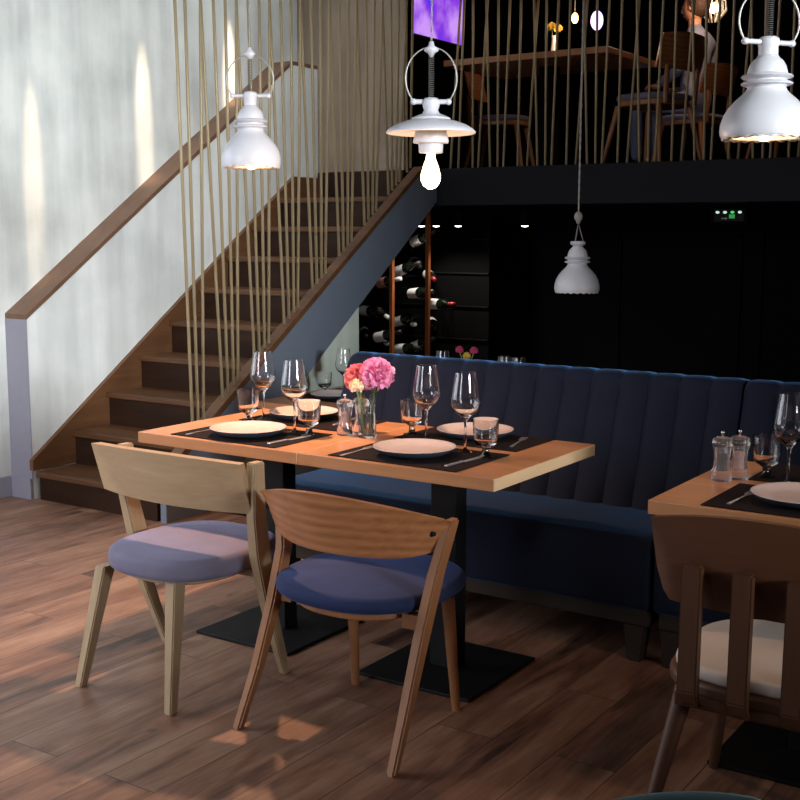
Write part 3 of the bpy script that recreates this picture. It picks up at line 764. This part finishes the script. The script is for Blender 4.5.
def bloom(name, label, base, head, R, mat, kind='ruffle', leaf=True, grp=None):
    t = thing(name, label, 'flower', base, 0, grp)
    h = Vector(head) - Vector(base)
    st = [(0, 0, 0), (h.x * 0.3 , h.y * 0.3, h.z * 0.45), (h.x * 0.9, h.y * 0.9, h.z * 0.85), tuple(h)]
    obj('stem', tube(st, 0.0025 if R < 0.06 else 0.003, 8), M['stem'], t, True)
    rnd = random.Random(hash(label) % 1000 if False else len(label))
    bm = bmesh.new()
    n = 150 if kind == 'ruffle' else 60
    for i in range(n):
        ph = math.acos(1 - 1.75 * (i + 0.5) / n); th = i * 2.39996
        d = Vector((math.sin(ph) * math.cos(th), math.sin(ph) * math.sin(th), math.cos(ph)))
        d = (d + Vector((rnd.uniform(-.1, .1), rnd.uniform(-.1, .1), rnd.uniform(-.1, .1)))).normalized()
        s = d.orthogonal().normalized(); s = Matrix.Rotation(rnd.uniform(0, 6.28), 3, d) @ s; u = d.cross(s)
        w = R * (0.30 if kind == 'ruffle' else 0.16); k = R * rnd.uniform(0.88, 1.05)
        c = h + d * R * 0.35
        rows = []
        for q, (f, ww) in enumerate(((0.0, 0.25), (0.4, 0.8), (0.75, 1.0), (1.0, 0.9))):
            row = []
            for m_ in range(-2, 3):
                wob = rnd.uniform(-0.10, 0.10) * R if q >= 2 else 0
                p = c + d * (k * 0.68 * f + (wob * 0.6 - abs(m_) * 0.02 * R)) + s * (w * ww * m_ / 2) + u * (w * 0.4 * f + wob * 0.7)
                row.append(bm.verts.new(p))
            rows.append(row)
        for a, b in zip(rows, rows[1:]):
            for m_ in range(4): bm.faces.new((a[m_], a[m_ + 1], b[m_ + 1], b[m_]))
    sphere(h, R * 0.62, bm)
    obj('petals', bm, M[mat], t, True)
    if leaf:
        bm = bmesh.new(); a = Vector(h) * 0.55
        for sx in (-1, 1):
            v = [bm.verts.new(a + Vector(p)) for p in ((0, 0, 0), (sx * 0.008, 0.004, 0.02), (sx * 0.006, 0.012, 0.045), (sx * 0.001, 0.006, 0.02))]
            bm.faces.new(v)
        obj('leaf', bm, M['stem'], t, True)
bloom('carnation', 'large pink ruffled bloom, rightmost in the vase', (-2.325, 3.285, TZ + 0.012), (-2.305, 3.30, 0.967), 0.060, 'pink', grp='flowers in the vase')
bloom('carnation', 'coral bloom at the left of the vase', (-2.345, 3.290, TZ + 0.012), (-2.378, 3.295, 0.953), 0.050, 'coral', grp='flowers in the vase')
bloom('dahlia', 'small pale cream bloom in front of the coral one', (-2.338, 3.278, TZ + 0.012), (-2.345, 3.236, 0.932), 0.027, 'creamflower', 'daisy', False, grp='flowers in the vase')

# ------------------------------------------------------------------ pendant lamps
def scallop_mod(js, n=14, amp=0.006):
    def f(j, a, r, z):
        if j in js: return r, z + amp * (0.5 + 0.5 * math.cos(n * a)) - amp * 0.5
        return r, z
    return f
def hoop(r, z0, z1, hw, ang=0.0, W=0.088):
    f0 = math.acos(min(1, hw / W)); Hh = (z1 - z0) / (1 + math.sin(f0)); zc = z1 - Hh
    pts = []
    for k in range(33):
        a = -f0 + (PI + 2 * f0) * k / 32
        pts.append((W * math.cos(a) * math.cos(ang), W * math.cos(a) * math.sin(ang), zc + Hh * math.sin(a)))
    return tube(pts, r, 8)
def cord_bm(z0, z1, r=0.0035):
    bm = bmesh.new()
    for ph in (0, PI):
        n = int((z1 - z0) / 0.012)
        pts = [(0.0018 * math.cos(ph + i * 0.9), 0.0018 * math.sin(ph + i * 0.9), z0 + (z1 - z0) * i / n) for i in range(n + 1)]
        tube(pts, r * 0.62, 6, bm)
    return bm
def bell(loc, label, lit=True, s=1.0, top='hoop', power=16, ang=0.55, name='pendant_lamp', sv=1.0):
    t = thing(name, label, 'pendant lamp', loc, 0, 'white bell pendant lamps')
    t.scale = (0.945 * s, 0.945 * s, 0.90 * s * sv); TOP = (CZ - loc[2]) / (0.90 * s * sv)
    out = [(0.109, 0.0), (0.112, 0.015), (0.1105, 0.035), (0.104, 0.060), (0.092, 0.084), (0.076, 0.105), (0.061, 0.120), (0.051, 0.132), (0.047, 0.141),
           (0.050, 0.146), (0.062, 0.149), (0.064, 0.153), (0.060, 0.157), (0.049, 0.160), (0.049, 0.164), (0.060, 0.168), (0.064, 0.172), (0.061, 0.177), (0.050, 0.181),
           (0.0485, 0.190), (0.045, 0.204), (0.038, 0.217), (0.030, 0.225), (0.0265, 0.230), (0.0255, 0.2325), (0.0, 0.233)]
    inn = [(0.030, 0.19), (0.044, 0.135), (0.070, 0.105), (0.087, 0.082), (0.099, 0.059), (0.106, 0.035), (0.108, 0.015), (0.1085, 0.0)]
    obj('shade', lathe(inn + out, 48), M['white'], t, True, angle=45)
    rim = lathe([(0.106, 0.014), (0.1065, -0.006), (0.100, -0.007), (0.080, -0.004), (0.080, 0.002), (0.100, 0.006), (0.103, 0.014)], 112, mod=scallop_mod((1, 2), 20, 0.006))
    obj('scalloped_rim', rim, M['whiteglass'], t, True)
    if top == 'hoop':
        nk = obj('neck', lathe([(0.024, 0.2335), (0.024, 0.258), (0.026, 0.262), (0.026, 0.280), (0.020, 0.286), (0, 0.287)], 24), M['white'], t, True, angle=40)
        for sx in (-1, 1):
            bm = tube([(sx * 0.02 * math.cos(ang), sx * 0.02 * math.sin(ang), 0.271), (sx * 0.066 * math.cos(ang), sx * 0.066 * math.sin(ang), 0.271)], 0.0075, 10)
            sphere((sx * 0.068 * math.cos(ang), sx * 0.068 * math.sin(ang), 0.271), 0.010, bm)
            obj('side_arm', bm, M['white'], nk, True, angle=50)
        obj('hoop', hoop(0.0026, 0.272, 0.425, 0.068, ang), M['wire'], t, True)
        kz = 0.41
        obj('top_knob', lathe([(0, kz), (0.010, kz + 0.002), (0.016, kz + 0.012), (0.021, kz + 0.020), (0.017, kz + 0.028), (0.008, kz + 0.036), (0.006, kz + 0.045), (0, kz + 0.047)], 20), M['white'], t, True)
        obj('coiled_cord', tube([(0.0085 * math.cos(i * 0.85), 0.0085 * math.sin(i * 0.85), 0.288 + 0.121 * i / 150) for i in range(151)], 0.0012, 6), M['coil'], t, True)
        obj('cord', cord_bm(kz + 0.045, TOP - 0.02), M['cord'], t, True)
    else:
        obj('neck', lathe([(0.024, 0.2335), (0.026, 0.238), (0.036, 0.243), (0.038, 0.252), (0.034, 0.259), (0.0, 0.26)], 24), M['white'], t, True, angle=40)
        for k in range(3):
            a = 0.4 + k * 2 * PI / 3
            obj('hanging_strand', tube([(0.027 * math.cos(a), 0.027 * math.sin(a), 0.256), (0.002 * math.cos(a), 0.002 * math.sin(a), 0.345)], 0.0024, 6), M['cord'], t, True)
        obj('knot', sphere((0, 0, 0.385), 0.021, s=(1, 1, 1.3), bm=sphere((0, 0, 0.358), 0.010)), M['cord'], t, True)
        obj('cord', cord_bm(0.395, TOP - 0.02, 0.0055), M['cord'], t, True)
    obj('ceiling_rose', lathe([(0, TOP - 0.03), (0.05, TOP - 0.025), (0.055, TOP - 0.001), (0, TOP - 0.001)], 24), M['white'], t, True, angle=40)
    obj('bulb', lathe([(0, -0.014), (0.012, -0.011), (0.026, 0.004), (0.033, 0.025), (0.030, 0.045), (0.018, 0.070), (0.014, 0.09), (0.014, 0.12), (0, 0.121)], 24), M['bulb'] if lit else M['bulb_off'], t, True)
    if lit:
        l = bpy.data.lights.new('bulb_light', 'SPOT'); l.energy = power; l.color = (1.0, 0.56, 0.33); l.shadow_soft_size = 0.02; l.spot_size = math.radians(118); l.spot_blend = 0.8
        o = bpy.data.objects.new('bulb_light', l); COL.objects.link(o); o.parent = t; o.location = (0, 0, -0.035)
    return t
bell((-2.822, 3.26, 1.685), 'white bell pendant with wire hoop, leftmost lamp over the left table', power=105)
bell((-0.945, 3.09, 1.697), 'white bell pendant with wire hoop at the top right of the photo', power=9, ang=0.9, s=1.07, sv=0.90)
bell((-2.555, 5.40, 1.165), 'small unlit white bell pendant on three strands, hanging before the dark wall', lit=False, top='strand', s=1.06)
def disc_lamp():
    loc = (-2.066, 3.26, 1.765)
    t = thing('disc_pendant_lamp', 'white disc pendant lamp with a bare glowing bulb over the left table', 'pendant lamp', loc)
    t.scale = (0.925,) * 3; TOP = (CZ - loc[2]) / 0.925
    obj('shade', lathe([(0.062, 0.020), (0.110, 0.008), (0.150, 0.000), (0.155, 0.002), (0.155, 0.006), (0.146, 0.016), (0.122, 0.030), (0.092, 0.041), (0.068, 0.047), (0.066, 0.053), (0.046, 0.062), (0.030, 0.068), (0.027, 0.0745), (0.0, 0.075)], 56), M['white'], t, True, angle=45)
    nk = obj('neck', lathe([(0.027, 0.0745), (0.024, 0.080), (0.027, 0.086), (0.030, 0.098), (0.030, 0.112), (0.022, 0.12), (0, 0.121)], 24), M['white'], t, True, angle=40)
    obj('socket', lathe([(0.050, 0.018), (0.055, 0.006), (0.062, -0.026), (0.060, -0.032), (0.044, -0.033), (0.043, -0.036), (0.041, -0.064), (0.038, -0.066), (0.0, -0.066)], 36), M['white'], t, True, angle=40)
    a = 0.59
    for sx in (-1, 1):
        bm = tube([(sx * 0.02 * math.cos(a), sx * 0.02 * math.sin(a), 0.108), (sx * 0.058 * math.cos(a), sx * 0.058 * math.sin(a), 0.108)], 0.0085, 10)
        sphere((sx * 0.060 * math.cos(a), sx * 0.060 * math.sin(a), 0.108), 0.011, bm)
        obj('side_arm', bm, M['white'], nk, True, angle=50)
    obj('hoop', hoop(0.0026, 0.110, 0.290, 0.060, a), M['wire'], t, True)
    kz = 0.268
    obj('top_knob', lathe([(0, kz - 0.012), (0.006, kz - 0.010), (0.012, kz + 0.002), (0.025, kz + 0.010), (0.024, kz + 0.018), (0.011, kz + 0.026), (0.008, kz + 0.040), (0, kz + 0.042)], 20), M['white'], t, True)
    obj('coiled_cord', tube([(0.0095 * math.cos(i * 0.8), 0.0095 * math.sin(i * 0.8), 0.121 + 0.137 * i / 170) for i in range(171)], 0.0013, 6), M['coil'], t, True)
    obj('cord', cord_bm(kz + 0.041, TOP - 0.02), M['cord'], t, True)
    obj('ceiling_rose', lathe([(0, TOP - 0.03), (0.05, TOP - 0.025), (0.055, TOP - 0.001), (0, TOP - 0.001)], 24), M['white'], t, True, angle=40)
    obj('bulb', lathe([(0.014, -0.066), (0.017, -0.085), (0.027, -0.112), (0.035, -0.142), (0.034, -0.160), (0.024, -0.178), (0.008, -0.188), (0, -0.189)], 28), M['bulb_edison'], t, True)
    l = bpy.data.lights.new('bulb_light', 'POINT'); l.energy = 9; l.color = (1.0, 0.62, 0.38); l.shadow_soft_size = 0.035
    o = bpy.data.objects.new('bulb_light', l); COL.objects.link(o); o.parent = t; o.location = (0, 0, -0.235)
disc_lamp()

# ------------------------------------------------------------------ added unseen spots standing in for sun streaks on the left wall
def sun_streak(y, label, z_top, z_bot, power=320):
    loc = (-4.42, y, 3.69)
    t = thing('sun_streak_spot', label, 'added spot', loc, 0, 'added spots for the sun streaks above the stair')
    obj('housing', lathe([(0, 0.058), (0.045, 0.058), (0.045, 0.0), (0.036, 0.0), (0.036, 0.03), (0, 0.03)], 24), M['black_metal'], t, True, angle=40)
    obj('lens', lathe([(0, 0.028), (0.034, 0.028), (0.034, 0.022), (0, 0.020)], 24), M['glow_warm'], t, True)
    d = 0.94; a1 = math.atan(d / (3.68 - z_top)); a2 = math.atan(d / (3.68 - z_bot))
    l = bpy.data.lights.new('slot_light', 'SPOT'); l.energy = power; l.color = (1.0, 0.74, 0.52); l.shadow_soft_size = 0.006; l.spot_size = a1 - a2; l.spot_blend = 1.0
    o = bpy.data.objects.new('slot_light', l); COL.objects.link(o); o.parent = t; o.location = (0, 0, -0.01)
    am = (a1 + a2) / 2
    o.rotation_euler = Vector((-math.sin(am), 0, -math.cos(am))).to_track_quat('-Z', 'X').to_euler()
    o.scale = (1, 1, 1)
    o.rotation_euler = (0, am, 0)
    o.rotation_euler = (0, am, 0)
    o.scale = (1, 0.28, 1)
    return t
for y, l, zt_, zb_ in ((4.37, 'added ceiling spot for the sun streak above the foot of the stair', 2.32, 0.70), (5.21, 'added ceiling spot for the sun streak above the middle of the stair', 2.62, 1.25), (5.99, 'added ceiling spot for the sun streak above the top of the stair', 2.85, 1.75)):
    sun_streak(y, l, zt_, zb_)

# ------------------------------------------------------------------ bottle rack and bottles
def rack():
    t = thing('bottle_rack', 'dark bottle rack with two copper posts under the mezzanine', 'bottle rack', (-4.7, 7.3, LZ))
    obj('back_panel', box(-0.6, 0.5, 0.12, 0.16, -0.1, 1.80), M['black_wall'], t)
    for x in (0.0, 0.30):
        obj('post', box(x - 0.012, x + 0.012, -0.40, -0.37, -0.1, 1.82), M['copper'], t)
    for k in range(7):
        obj('shelf_rail', box(-0.6, 0.5, 0.10, 0.12, 0.16 + k * 0.24, 0.168 + k * 0.24), M['black_metal'], t)
    return t
RACK = rack()
def bottle0(label_mat, cap_mat):
    t = thing('wine_bottle', '', 'bottle', (0, 0, 0), 0, 'wine bottles in the rack')
    obj('glass_body', lathe([(0, 0), (0.034, 0), (0.0375, 0.005), (0.0375, 0.19), (0.034, 0.21), (0.016, 0.235), (0.0145, 0.30), (0, 0.30)], 24), M['bottleglass'], t, True)
    obj('paper_label', lathe([(0.0377, 0.05), (0.0382, 0.052), (0.0382, 0.145), (0.0377, 0.147)], 24), M[label_mat], t, True)
    obj('foil_cap', lathe([(0.0152, 0.24), (0.0160, 0.245), (0.0160, 0.302), (0, 0.303)], 16), M[cap_mat], t, True)
    return t
M['darkfoil'] = plain('dark_foil', (30, 24, 24), 0.4)
b_white = bottle0('label', 'darkfoil'); b_red = bottle0('label', 'redcap'); b_pink = bottle0('capsule', 'label')
BT = [(-4.54, 1.40, 'w', 45, 0.6), (-4.68, 1.19, 'w', 48, 0.5), (-4.83, 1.10, 'p', 40, 0.4), (-4.56, 1.03, 'w', 40, 0.3), (-4.98, 0.89, 'w', 35, 0.2), (-4.79, 0.85, 'p', 20, 0),
      (-4.69, 0.83, 'w', 45, 0.5), (-4.56, 0.81, 'p', 25, 0.5), (-4.85, 0.71, 'w', 50, 0.4), (-4.80, 0.66, 'p', 15, 0), (-4.67, 0.63, 'w', 40, 0.3), (-4.54, 0.66, 'w', 45, 0.6),
      (-4.39, 0.96, 'r', 40, 0.2), (-4.40, 1.13, 'r', 10, 0), (-4.38, 0.79, 'w', 8, 0), (-4.52, 1.22, 'w', 10, 0), (-4.98, 0.70, 'w', 8, 0)]
used = set(); placed = []
where = ['highest in the rack', 'upper middle, right of the left copper post', 'with pink label left of the left copper post', 'lying left of the right copper post, pale crescent label', 'at the far left beside the pale wall', 'with copper foil catching light beside the left post',
         'just right of the left copper post at mid height', 'tilted with a tan label at mid height', 'low at the left, white label', 'lowest with copper foil beside the left post', 'lowest, just above the banquette, right of the left post', 'low with a broad white label, left of the right post',
         'with red foil, right of the right copper post', 'its neck forward, high right of the right copper post', 'its neck forward, low right of the right copper post', 'its neck forward, left of the right copper post, high up', 'its neck forward, low at the far left']
for i, (x, z, k, tilt, roll) in enumerate(BT):
    src = {'w': b_white, 'r': b_red, 'p': b_pink}[k]
    # bottle axis: neck towards the camera, swung sideways by tilt
    tl = math.radians(tilt); base = Vector((0.56, -0.83, -0.12)).normalized(); side = Vector((0.83, 0.56, 0)); upv = Vector((0, 0, 1))
    ax = (base * math.cos(tl) + (side * math.cos(roll) + upv * math.sin(roll)) * math.sin(tl)).normalized()
    L_off = 0.10 if tilt > 30 else 0.30
    best = None
    for yb in (7.18, 7.26, 7.10, 7.33, 7.02):
        k2 = yb / 7.0
        p = Vector((x * k2, yb, 1.45 + (z - 1.45) * k2)) - ax * L_off
        seg = [p + ax * 0.03 * q for q in range(11)]
        dmin = min([(a_ - b_).length - ra - rb for (o_, ) in placed for b_, rb in o_ for a_, ra in [(sg, 0.039 if n_ < 8 else 0.017) for n_, sg in enumerate(seg)]] or [9])
        if best is None or dmin > best[0]: best = (dmin, p, seg)
        if dmin > 0.004: break
    p, seg = best[1], best[2]
    placed.append(([(sg, 0.039 if n_ < 8 else 0.017) for n_, sg in enumerate(seg)],))
    q0 = p + ax * 0.10
    obj('peg', tube([(q0.x + 4.7, 0.121, q0.z - 0.047 - LZ), (q0.x + 4.7, q0.y - 7.3 - 0.03, q0.z - 0.047 - LZ)], 0.006, 8), M['black_metal'], RACK)
    rot = ax.to_track_quat('Z', 'Y').to_euler()
    lab = 'wine bottle ' + where[i]
    if k not in used:
        used.add(k); src.location = p; src.rotation_euler = rot; src['label'] = lab
    else: dup(src, p, lab, rot=rot)

# ------------------------------------------------------------------ low tables beyond the banquette
def low_table(x0, x1, y0, y1, label):
    cx, cy = (x0 + x1) / 2, (y0 + y1) / 2; hx, hy = (x1 - x0) / 2, (y1 - y0) / 2; h = 0.55 - LZ
    t = thing('side_table', label, 'table', (cx, cy, LZ), 0, 'tables on the lower floor')
    obj('tabletop', box(-hx, hx, -hy, hy, h - 0.035, h, 0.003), M['tablewood'], t)
    obj('pedestal', box(-0.05, 0.05, -0.05, 0.05, 0.012, h - 0.035), M['black_metal'], t)
    obj('base_plate', box(-0.25, 0.25, -0.25, 0.25, 0.0, 0.012), M['black_metal'], t)
low_table(-4.16, -3.62, 4.80, 5.60, 'wooden table with a laid place, seen beyond the left end of the banquette')
low_table(-3.55, -2.10, 5.05, 5.75, 'wooden table hidden behind the banquette, its glasses peeking over')
placemat(-4.10, -3.72, 5.0, 5.48, 'dark placemat on the table beyond the banquette end', 0.5505)
dup(p0, (-3.86, 5.12, 0.5540), 'pale plate on the table beyond the left end of the banquette')
def peek_vase():
    t = thing('bud_vase', 'small vase peeking over the banquette with magenta flowers', 'vase', (-3.20, 5.42, 0.5505))
    obj('body', lathe([(0, 0), (0.03, 0), (0.035, 0.05), (0.02, 0.11), (0.018, 0.20), (0.024, 0.22), (0.021, 0.22), (0.015, 0.20), (0, 0.1)], 20), M['platebase'], t, True)
peek_vase()
for dx, mt, l in ((-0.045, 'magenta', 'magenta flower peeking over the banquette, left of its pair'), (0.045, 'magenta', 'magenta flower peeking over the banquette, right of its pair'), (0.0, 'yellow', 'small yellow bloom between two magenta flowers above the banquette')):
    bloom('posy_flower', l, (-3.20 + dx * 0.1, 5.42, 0.70), (-3.20 + dx, 5.42, 0.83 if mt == 'magenta' else 0.80), 0.022, mt, 'daisy', False, grp='flowers above the banquette')

# small ceiling spots and the exit sign in the dark room below the mezzanine
for x, l in ((-4.83, 'ceiling spot nearest the stair stringer, under the mezzanine'), (-4.70, 'ceiling spot second from the stair, under the mezzanine'), (-4.51, 'ceiling spot left of the gap under the mezzanine'), (-3.96, 'ceiling spot furthest right under the mezzanine')):
    t = thing('ceiling_spot', l, 'spotlight', (x * 0.935, 7.01, 1.501), 0, 'ceiling spots under the mezzanine')
    obj('housing', lathe([(0, 0.125), (0.030, 0.125), (0.030, 0.0), (0.026, 0.0), (0.026, 0.004), (0, 0.004)], 20), M['black_wall'], t, True, angle=40)
    obj('lens', lathe([(0, 0.002), (0.025, 0.003), (0.021, -0.006), (0, -0.010)], 20), M['glow_spot'], t, True)
    if x < -4.4:
        ld = bpy.data.lights.new('spot_beam', 'SPOT'); ld.energy = 10; ld.color = (1, 0.9, 0.8); ld.shadow_soft_size = 0.02; ld.spot_size = math.radians(120); ld.spot_blend = 0.6
        lo = bpy.data.objects.new('spot_beam', ld); COL.objects.link(lo); lo.parent = t; lo.location = (0, 0, -0.02); lo.rotation_euler = (math.radians(12), 0, 0)
def exit_sign():
    t = thing('exit_sign', 'small green emergency exit sign under the mezzanine beam', 'sign', (-2.33, 7.0, 1.52))
    obj('housing', box(-0.115, 0.105, 0.0, 0.03, -0.005, 0.085), M['black_wall'], t)
    gp = obj('green_panel', box(-0.09, 0.09, -0.003, 0.0, 0.005, 0.075), plain('dim_green', (2, 12, 5), 0.9), t)
    for k, m in enumerate(('whitelit', 'whitelit', 'greenlit', 'whitelit')):
        obj('lamp', sphere((-0.07 + 0.045 * k, -0.005, 0.058), 0.010, s=(1.2, 0.4, 0.8)), M[m], gp, True)
    bm = box(0.0, 0.035, -0.005, -0.003, 0.022, 0.045)
    obj('running_figure', bm, M['green'], gp)
    obj('arrow', prism([(-0.045, 0.018), (-0.02, 0.018), (-0.02, 0.012), (-0.008, 0.022), (-0.02, 0.032), (-0.02, 0.026), (-0.045, 0.026)], -0.005, -0.003, 'Y'), plain('dim_white', (120, 130, 122), 0.5), gp)
exit_sign()

# ------------------------------------------------------------------ mezzanine
def screen():
    t = thing('wall_screen', 'glowing violet screen on the upper floor behind the rods', 'screen', (-5.355, 8.50, 3.03))
    obj('frame', box(0, 0.03, -0.40, 0.40, -0.015, 0.62), M['black_metal'], t)
    obj('panel', box(0.03, 0.034, -0.39, 0.39, 0.0, 0.60), M['neon'], t)
screen()
def mezz_table():
    t = thing('upper_dining_table', 'brown wooden table on the upper floor seen through the rods', 'table', (-3.75, 7.42, FZ))
    obj('tabletop', box(-0.60, 0.60, -0.40, 0.40, 0.70, 0.74, 0.003), M['tablewood'], t)
    obj('pedestal', box(-0.05, 0.05, -0.05, 0.05, 0.012, 0.70), M['black_wall'], t)
    obj('base_plate', box(-0.25, 0.25, -0.25, 0.25, 0.0, 0.012), M['black_wall'], t)
mezz_table()
def upper_chair(x, y, rz, label, seatmat='velvet_lilac'):
    t = thing('upper_dining_chair', label, 'chair', (x, y, FZ), rz, 'wooden chairs on the upper floor')
    obj('seat', superell(0.22, 0.22, 0.42, 0.46, 2.6, r=0.018, dome=0.01), M[seatmat], t, True)
    obj('seat_frame', superell(0.21, 0.21, 0.385, 0.421, 2.6, r=0.008), M['chairoakleg'], t, True, angle=40)
    obj('backrest', backrest_bm(0.23, -0.20, 0.04, lambda u: 0.80 + 0.02 * (1 - u * u), lambda u: 0.60, th=0.02), M['chairoak'], t, True, angle=40)
    for s in (-1, 1):
        obj('back_post', beam([(s * 0.15, -0.20, 0.39), (s * 0.16, -0.215, 0.62)], [(0.03, 0.03), (0.03, 0.025)]), M['chairoakleg'], t)
        for q in (-1, 1):
            obj('leg', tube([(s * 0.23, q * 0.23, 0.0), (s * 0.16, q * 0.16, 0.39)], [0.012, 0.02], 10), M['chairoakleg'], t, True, angle=50)
upper_chair(-2.98, 7.38, math.radians(75), 'wooden chair on the upper floor whose panel back stands before the seated person')
upper_chair(-4.50, 8.10, math.radians(-75), 'wooden chair with pale cushion on the upper floor, left of the table')
upper_chair(-2.45, 8.60, math.radians(80), 'wooden chair on the upper floor at the right, partly behind the large pendant', 'cream')
def bulb_lamp(x, y, z, label, mat='bulb', r=0.035):
    t = thing('globe_pendant', label, 'pendant lamp', (x, y, z), 0, 'small glowing lamps on the upper floor')
    obj('globe', sphere((0, 0, 0), r, s=(0.8, 0.8, 1.25)), M[mat], t, True)
    obj('cord', tube([(0, 0, r), (0, 0, CZ - z - 0.002)], 0.003, 6), M['coil'], t, True)
    return t
bulb_lamp(-3.513, 7.3, 2.85, 'glowing bare bulb above the upper table', 'glow_warm', 0.028)
bulb_lamp(-3.355, 7.3, 2.82, 'pale violet oval lamp beside the bare bulb upstairs', 'glow_white', 0.05)
def upper_light(x, y, z, p, c=(1, 0.66, 0.42)):
    l = bpy.data.lights.new('upper_bulb_light', 'POINT'); l.energy = p; l.color = c; l.shadow_soft_size = 0.05
    o = bpy.data.objects.new('upper_bulb_light', l); COL.objects.link(o); o.location = (x, y, z)
upper_light(-3.5, 7.2, 2.78, 5)
def basket_lamp():
    t = thing('basket_lamp', 'pale ribbed lamp glowing behind the head of the seated person', 'lamp', (-3.20, 9.05, 3.10))
    bm = bmesh.new()
    for k in range(12):
        a = 2 * PI * k / 12
        tube([(0.02 * math.cos(a), 0.02 * math.sin(a), 0.16), (0.09 * math.cos(a), 0.09 * math.sin(a), 0.10), (0.10 * math.cos(a), 0.10 * math.sin(a), 0.03), (0.04 * math.cos(a), 0.04 * math.sin(a), -0.05)], 0.006, 6, bm)
    obj('ribs', bm, M['whiteglass'], t, True)
    obj('bulb', sphere((0, 0, 0.05), 0.04), M['bulb'], t, True)
    obj('cord', tube([(0, 0, 0.16), (0, 0, CZ - 3.10 - 0.002)], 0.004, 6), M['coil'], t, True)
basket_lamp()
upper_light(-2.95, 8.45, 3.15, 15)
def upper_vase():
    t = thing('tall_vase', 'slim vase on the upper table holding yellow flowers', 'vase', (-3.66, 7.30, FZ + 0.7405))
    obj('body', lathe([(0, 0), (0.028, 0), (0.022, 0.05), (0.016, 0.12), (0.020, 0.14), (0.016, 0.14), (0.0, 0.03)], 20), M['platebase'], t, True)
upper_vase()
for dx, dz, l in ((-0.02, 0.20, 'left yellow flower in the upstairs vase'), (0.025, 0.185, 'right yellow flower in the upstairs vase')):
    bloom('yellow_flower', l, (-3.66 + dx * 0.2, 7.30, FZ + 0.78), (-3.66 + dx, 7.30, FZ + 0.74 + dz), 0.03, 'yellow', 'daisy', False, grp='yellow flowers upstairs')

# ------------------------------------------------------------------ seated person upstairs
def person():
    t = thing('person', 'person in a grey-blue shirt with brown hair seated on the upper floor', 'person', (-3.24, 8.80, FZ + 0.06))
    V = [(0, 0, 0.50), (0, 0.0, 0.66), (0, 0.02, 0.84), (0, 0.02, 0.95), (0, 0.0, 1.02), (0, -0.015, 1.08),      # 0-5 pelvis..neck
         (-0.17, 0.02, 0.93), (-0.24, 0.0, 0.70), (-0.16, -0.20, 0.62), (0.17, 0.02, 0.93), (0.25, 0.0, 0.70), (0.14, -0.22, 0.64),
         (-0.10, 0, 0.49), (-0.13, -0.42, 0.50), (-0.13, -0.40, 0.07), (0.10, 0, 0.49), (0.13, -0.42, 0.50), (0.13, -0.40, 0.07)]
    Eg = [(0, 1), (1, 2), (2, 3), (3, 4), (4, 5), (3, 6), (6, 7), (7, 8), (3, 9), (9, 10), (10, 11), (0, 12), (12, 13), (13, 14), (0, 15), (15, 16), (16, 17)]
    Rd = [0.15, 0.13, 0.15, 0.11, 0.055, 0.05, 0.065, 0.048, 0.034, 0.065, 0.048, 0.034, 0.09, 0.065, 0.045, 0.09, 0.065, 0.045]
    me = bpy.data.meshes.new('body'); me.from_pydata(V, Eg, []); o = bpy.data.objects.new('body', me); COL.objects.link(o); o.parent = t
    md = o.modifiers.new('skin', 'SKIN'); md.use_smooth_shade = True
    for i, sv in enumerate(me.skin_vertices[0].data):
        sv.radius = (Rd[i], Rd[i] * (0.75 if i in (1, 2, 3) else 1)); sv.use_root = (i == 0)
    sb = o.modifiers.new('sub', 'SUBSURF'); sb.levels = 2; sb.render_levels = 2
    me.materials.append(M['shirt'])
    # head with features joined to one mesh
    bm = sphere((0, -0.02, 1.19), 0.088, s=(0.86, 1.0, 1.25), u=24, v=18)
    sphere((0, -0.112, 1.175), 0.016, bm, 10, 8, (0.8, 1.2, 1.4))
    for s in (-1, 1):
        sphere((s * 0.030, -0.096, 1.20), 0.011, bm, 10, 8); sphere((s * 0.078, -0.01, 1.185), 0.020, bm, 10, 8, (0.4, 0.8, 1.3))
    sphere((0, -0.098, 1.135), 0.018, bm, 10, 8, (1.3, 0.5, 0.4))
    tube([(0, -0.01, 1.02), (0, -0.012, 1.11)], 0.047, 14, bm)
    obj('head', bm, M['skin'], t, True)
    bm = sphere((0, 0.008, 1.215), 0.098, s=(0.92, 1.0, 1.12), u=24, v=18)
    bmesh.ops.delete(bm, geom=[v for v in bm.verts if v.co.y < -0.04 and v.co.z < 1.25], context='VERTS')
    obj('hair', bm, M['hair'], t, True)
    for s in (-1, 1):
        bm = sphere((s * 0.145, -0.235, 0.625), 0.04, s=(0.85, 1.1, 0.5))
        for f in range(4):
            x = s * 0.145 + (f - 1.5) * 0.019; L = (0.06, 0.07, 0.066, 0.05)[f]
            tube([(x, -0.26, 0.627), (x, -0.26 - L * 0.5, 0.632), (x, -0.26 - L * 0.85, 0.618), (x, -0.26 - L, 0.602)], [0.009, 0.009, 0.008, 0.006], 8, bm)
        tube([(s * 0.118, -0.235, 0.625), (s * 0.092, -0.265, 0.62), (s * 0.09, -0.295, 0.612)], [0.011, 0.010, 0.007], 8, bm)
        obj('hand', bm, M['skin'], t, True)
        bm = box(s * 0.13 - 0.045, s * 0.13 + 0.045, -0.54, -0.33, 0.0, 0.075, 0.025, 3)
        obj('shoe', bm, M['black_metal'], t, True)
    t.rotation_euler = (0, 0, math.radians(-100))
    return t
person()
upper_chair(-3.24, 8.80, math.radians(80), 'wooden chair the person upstairs is sitting on')
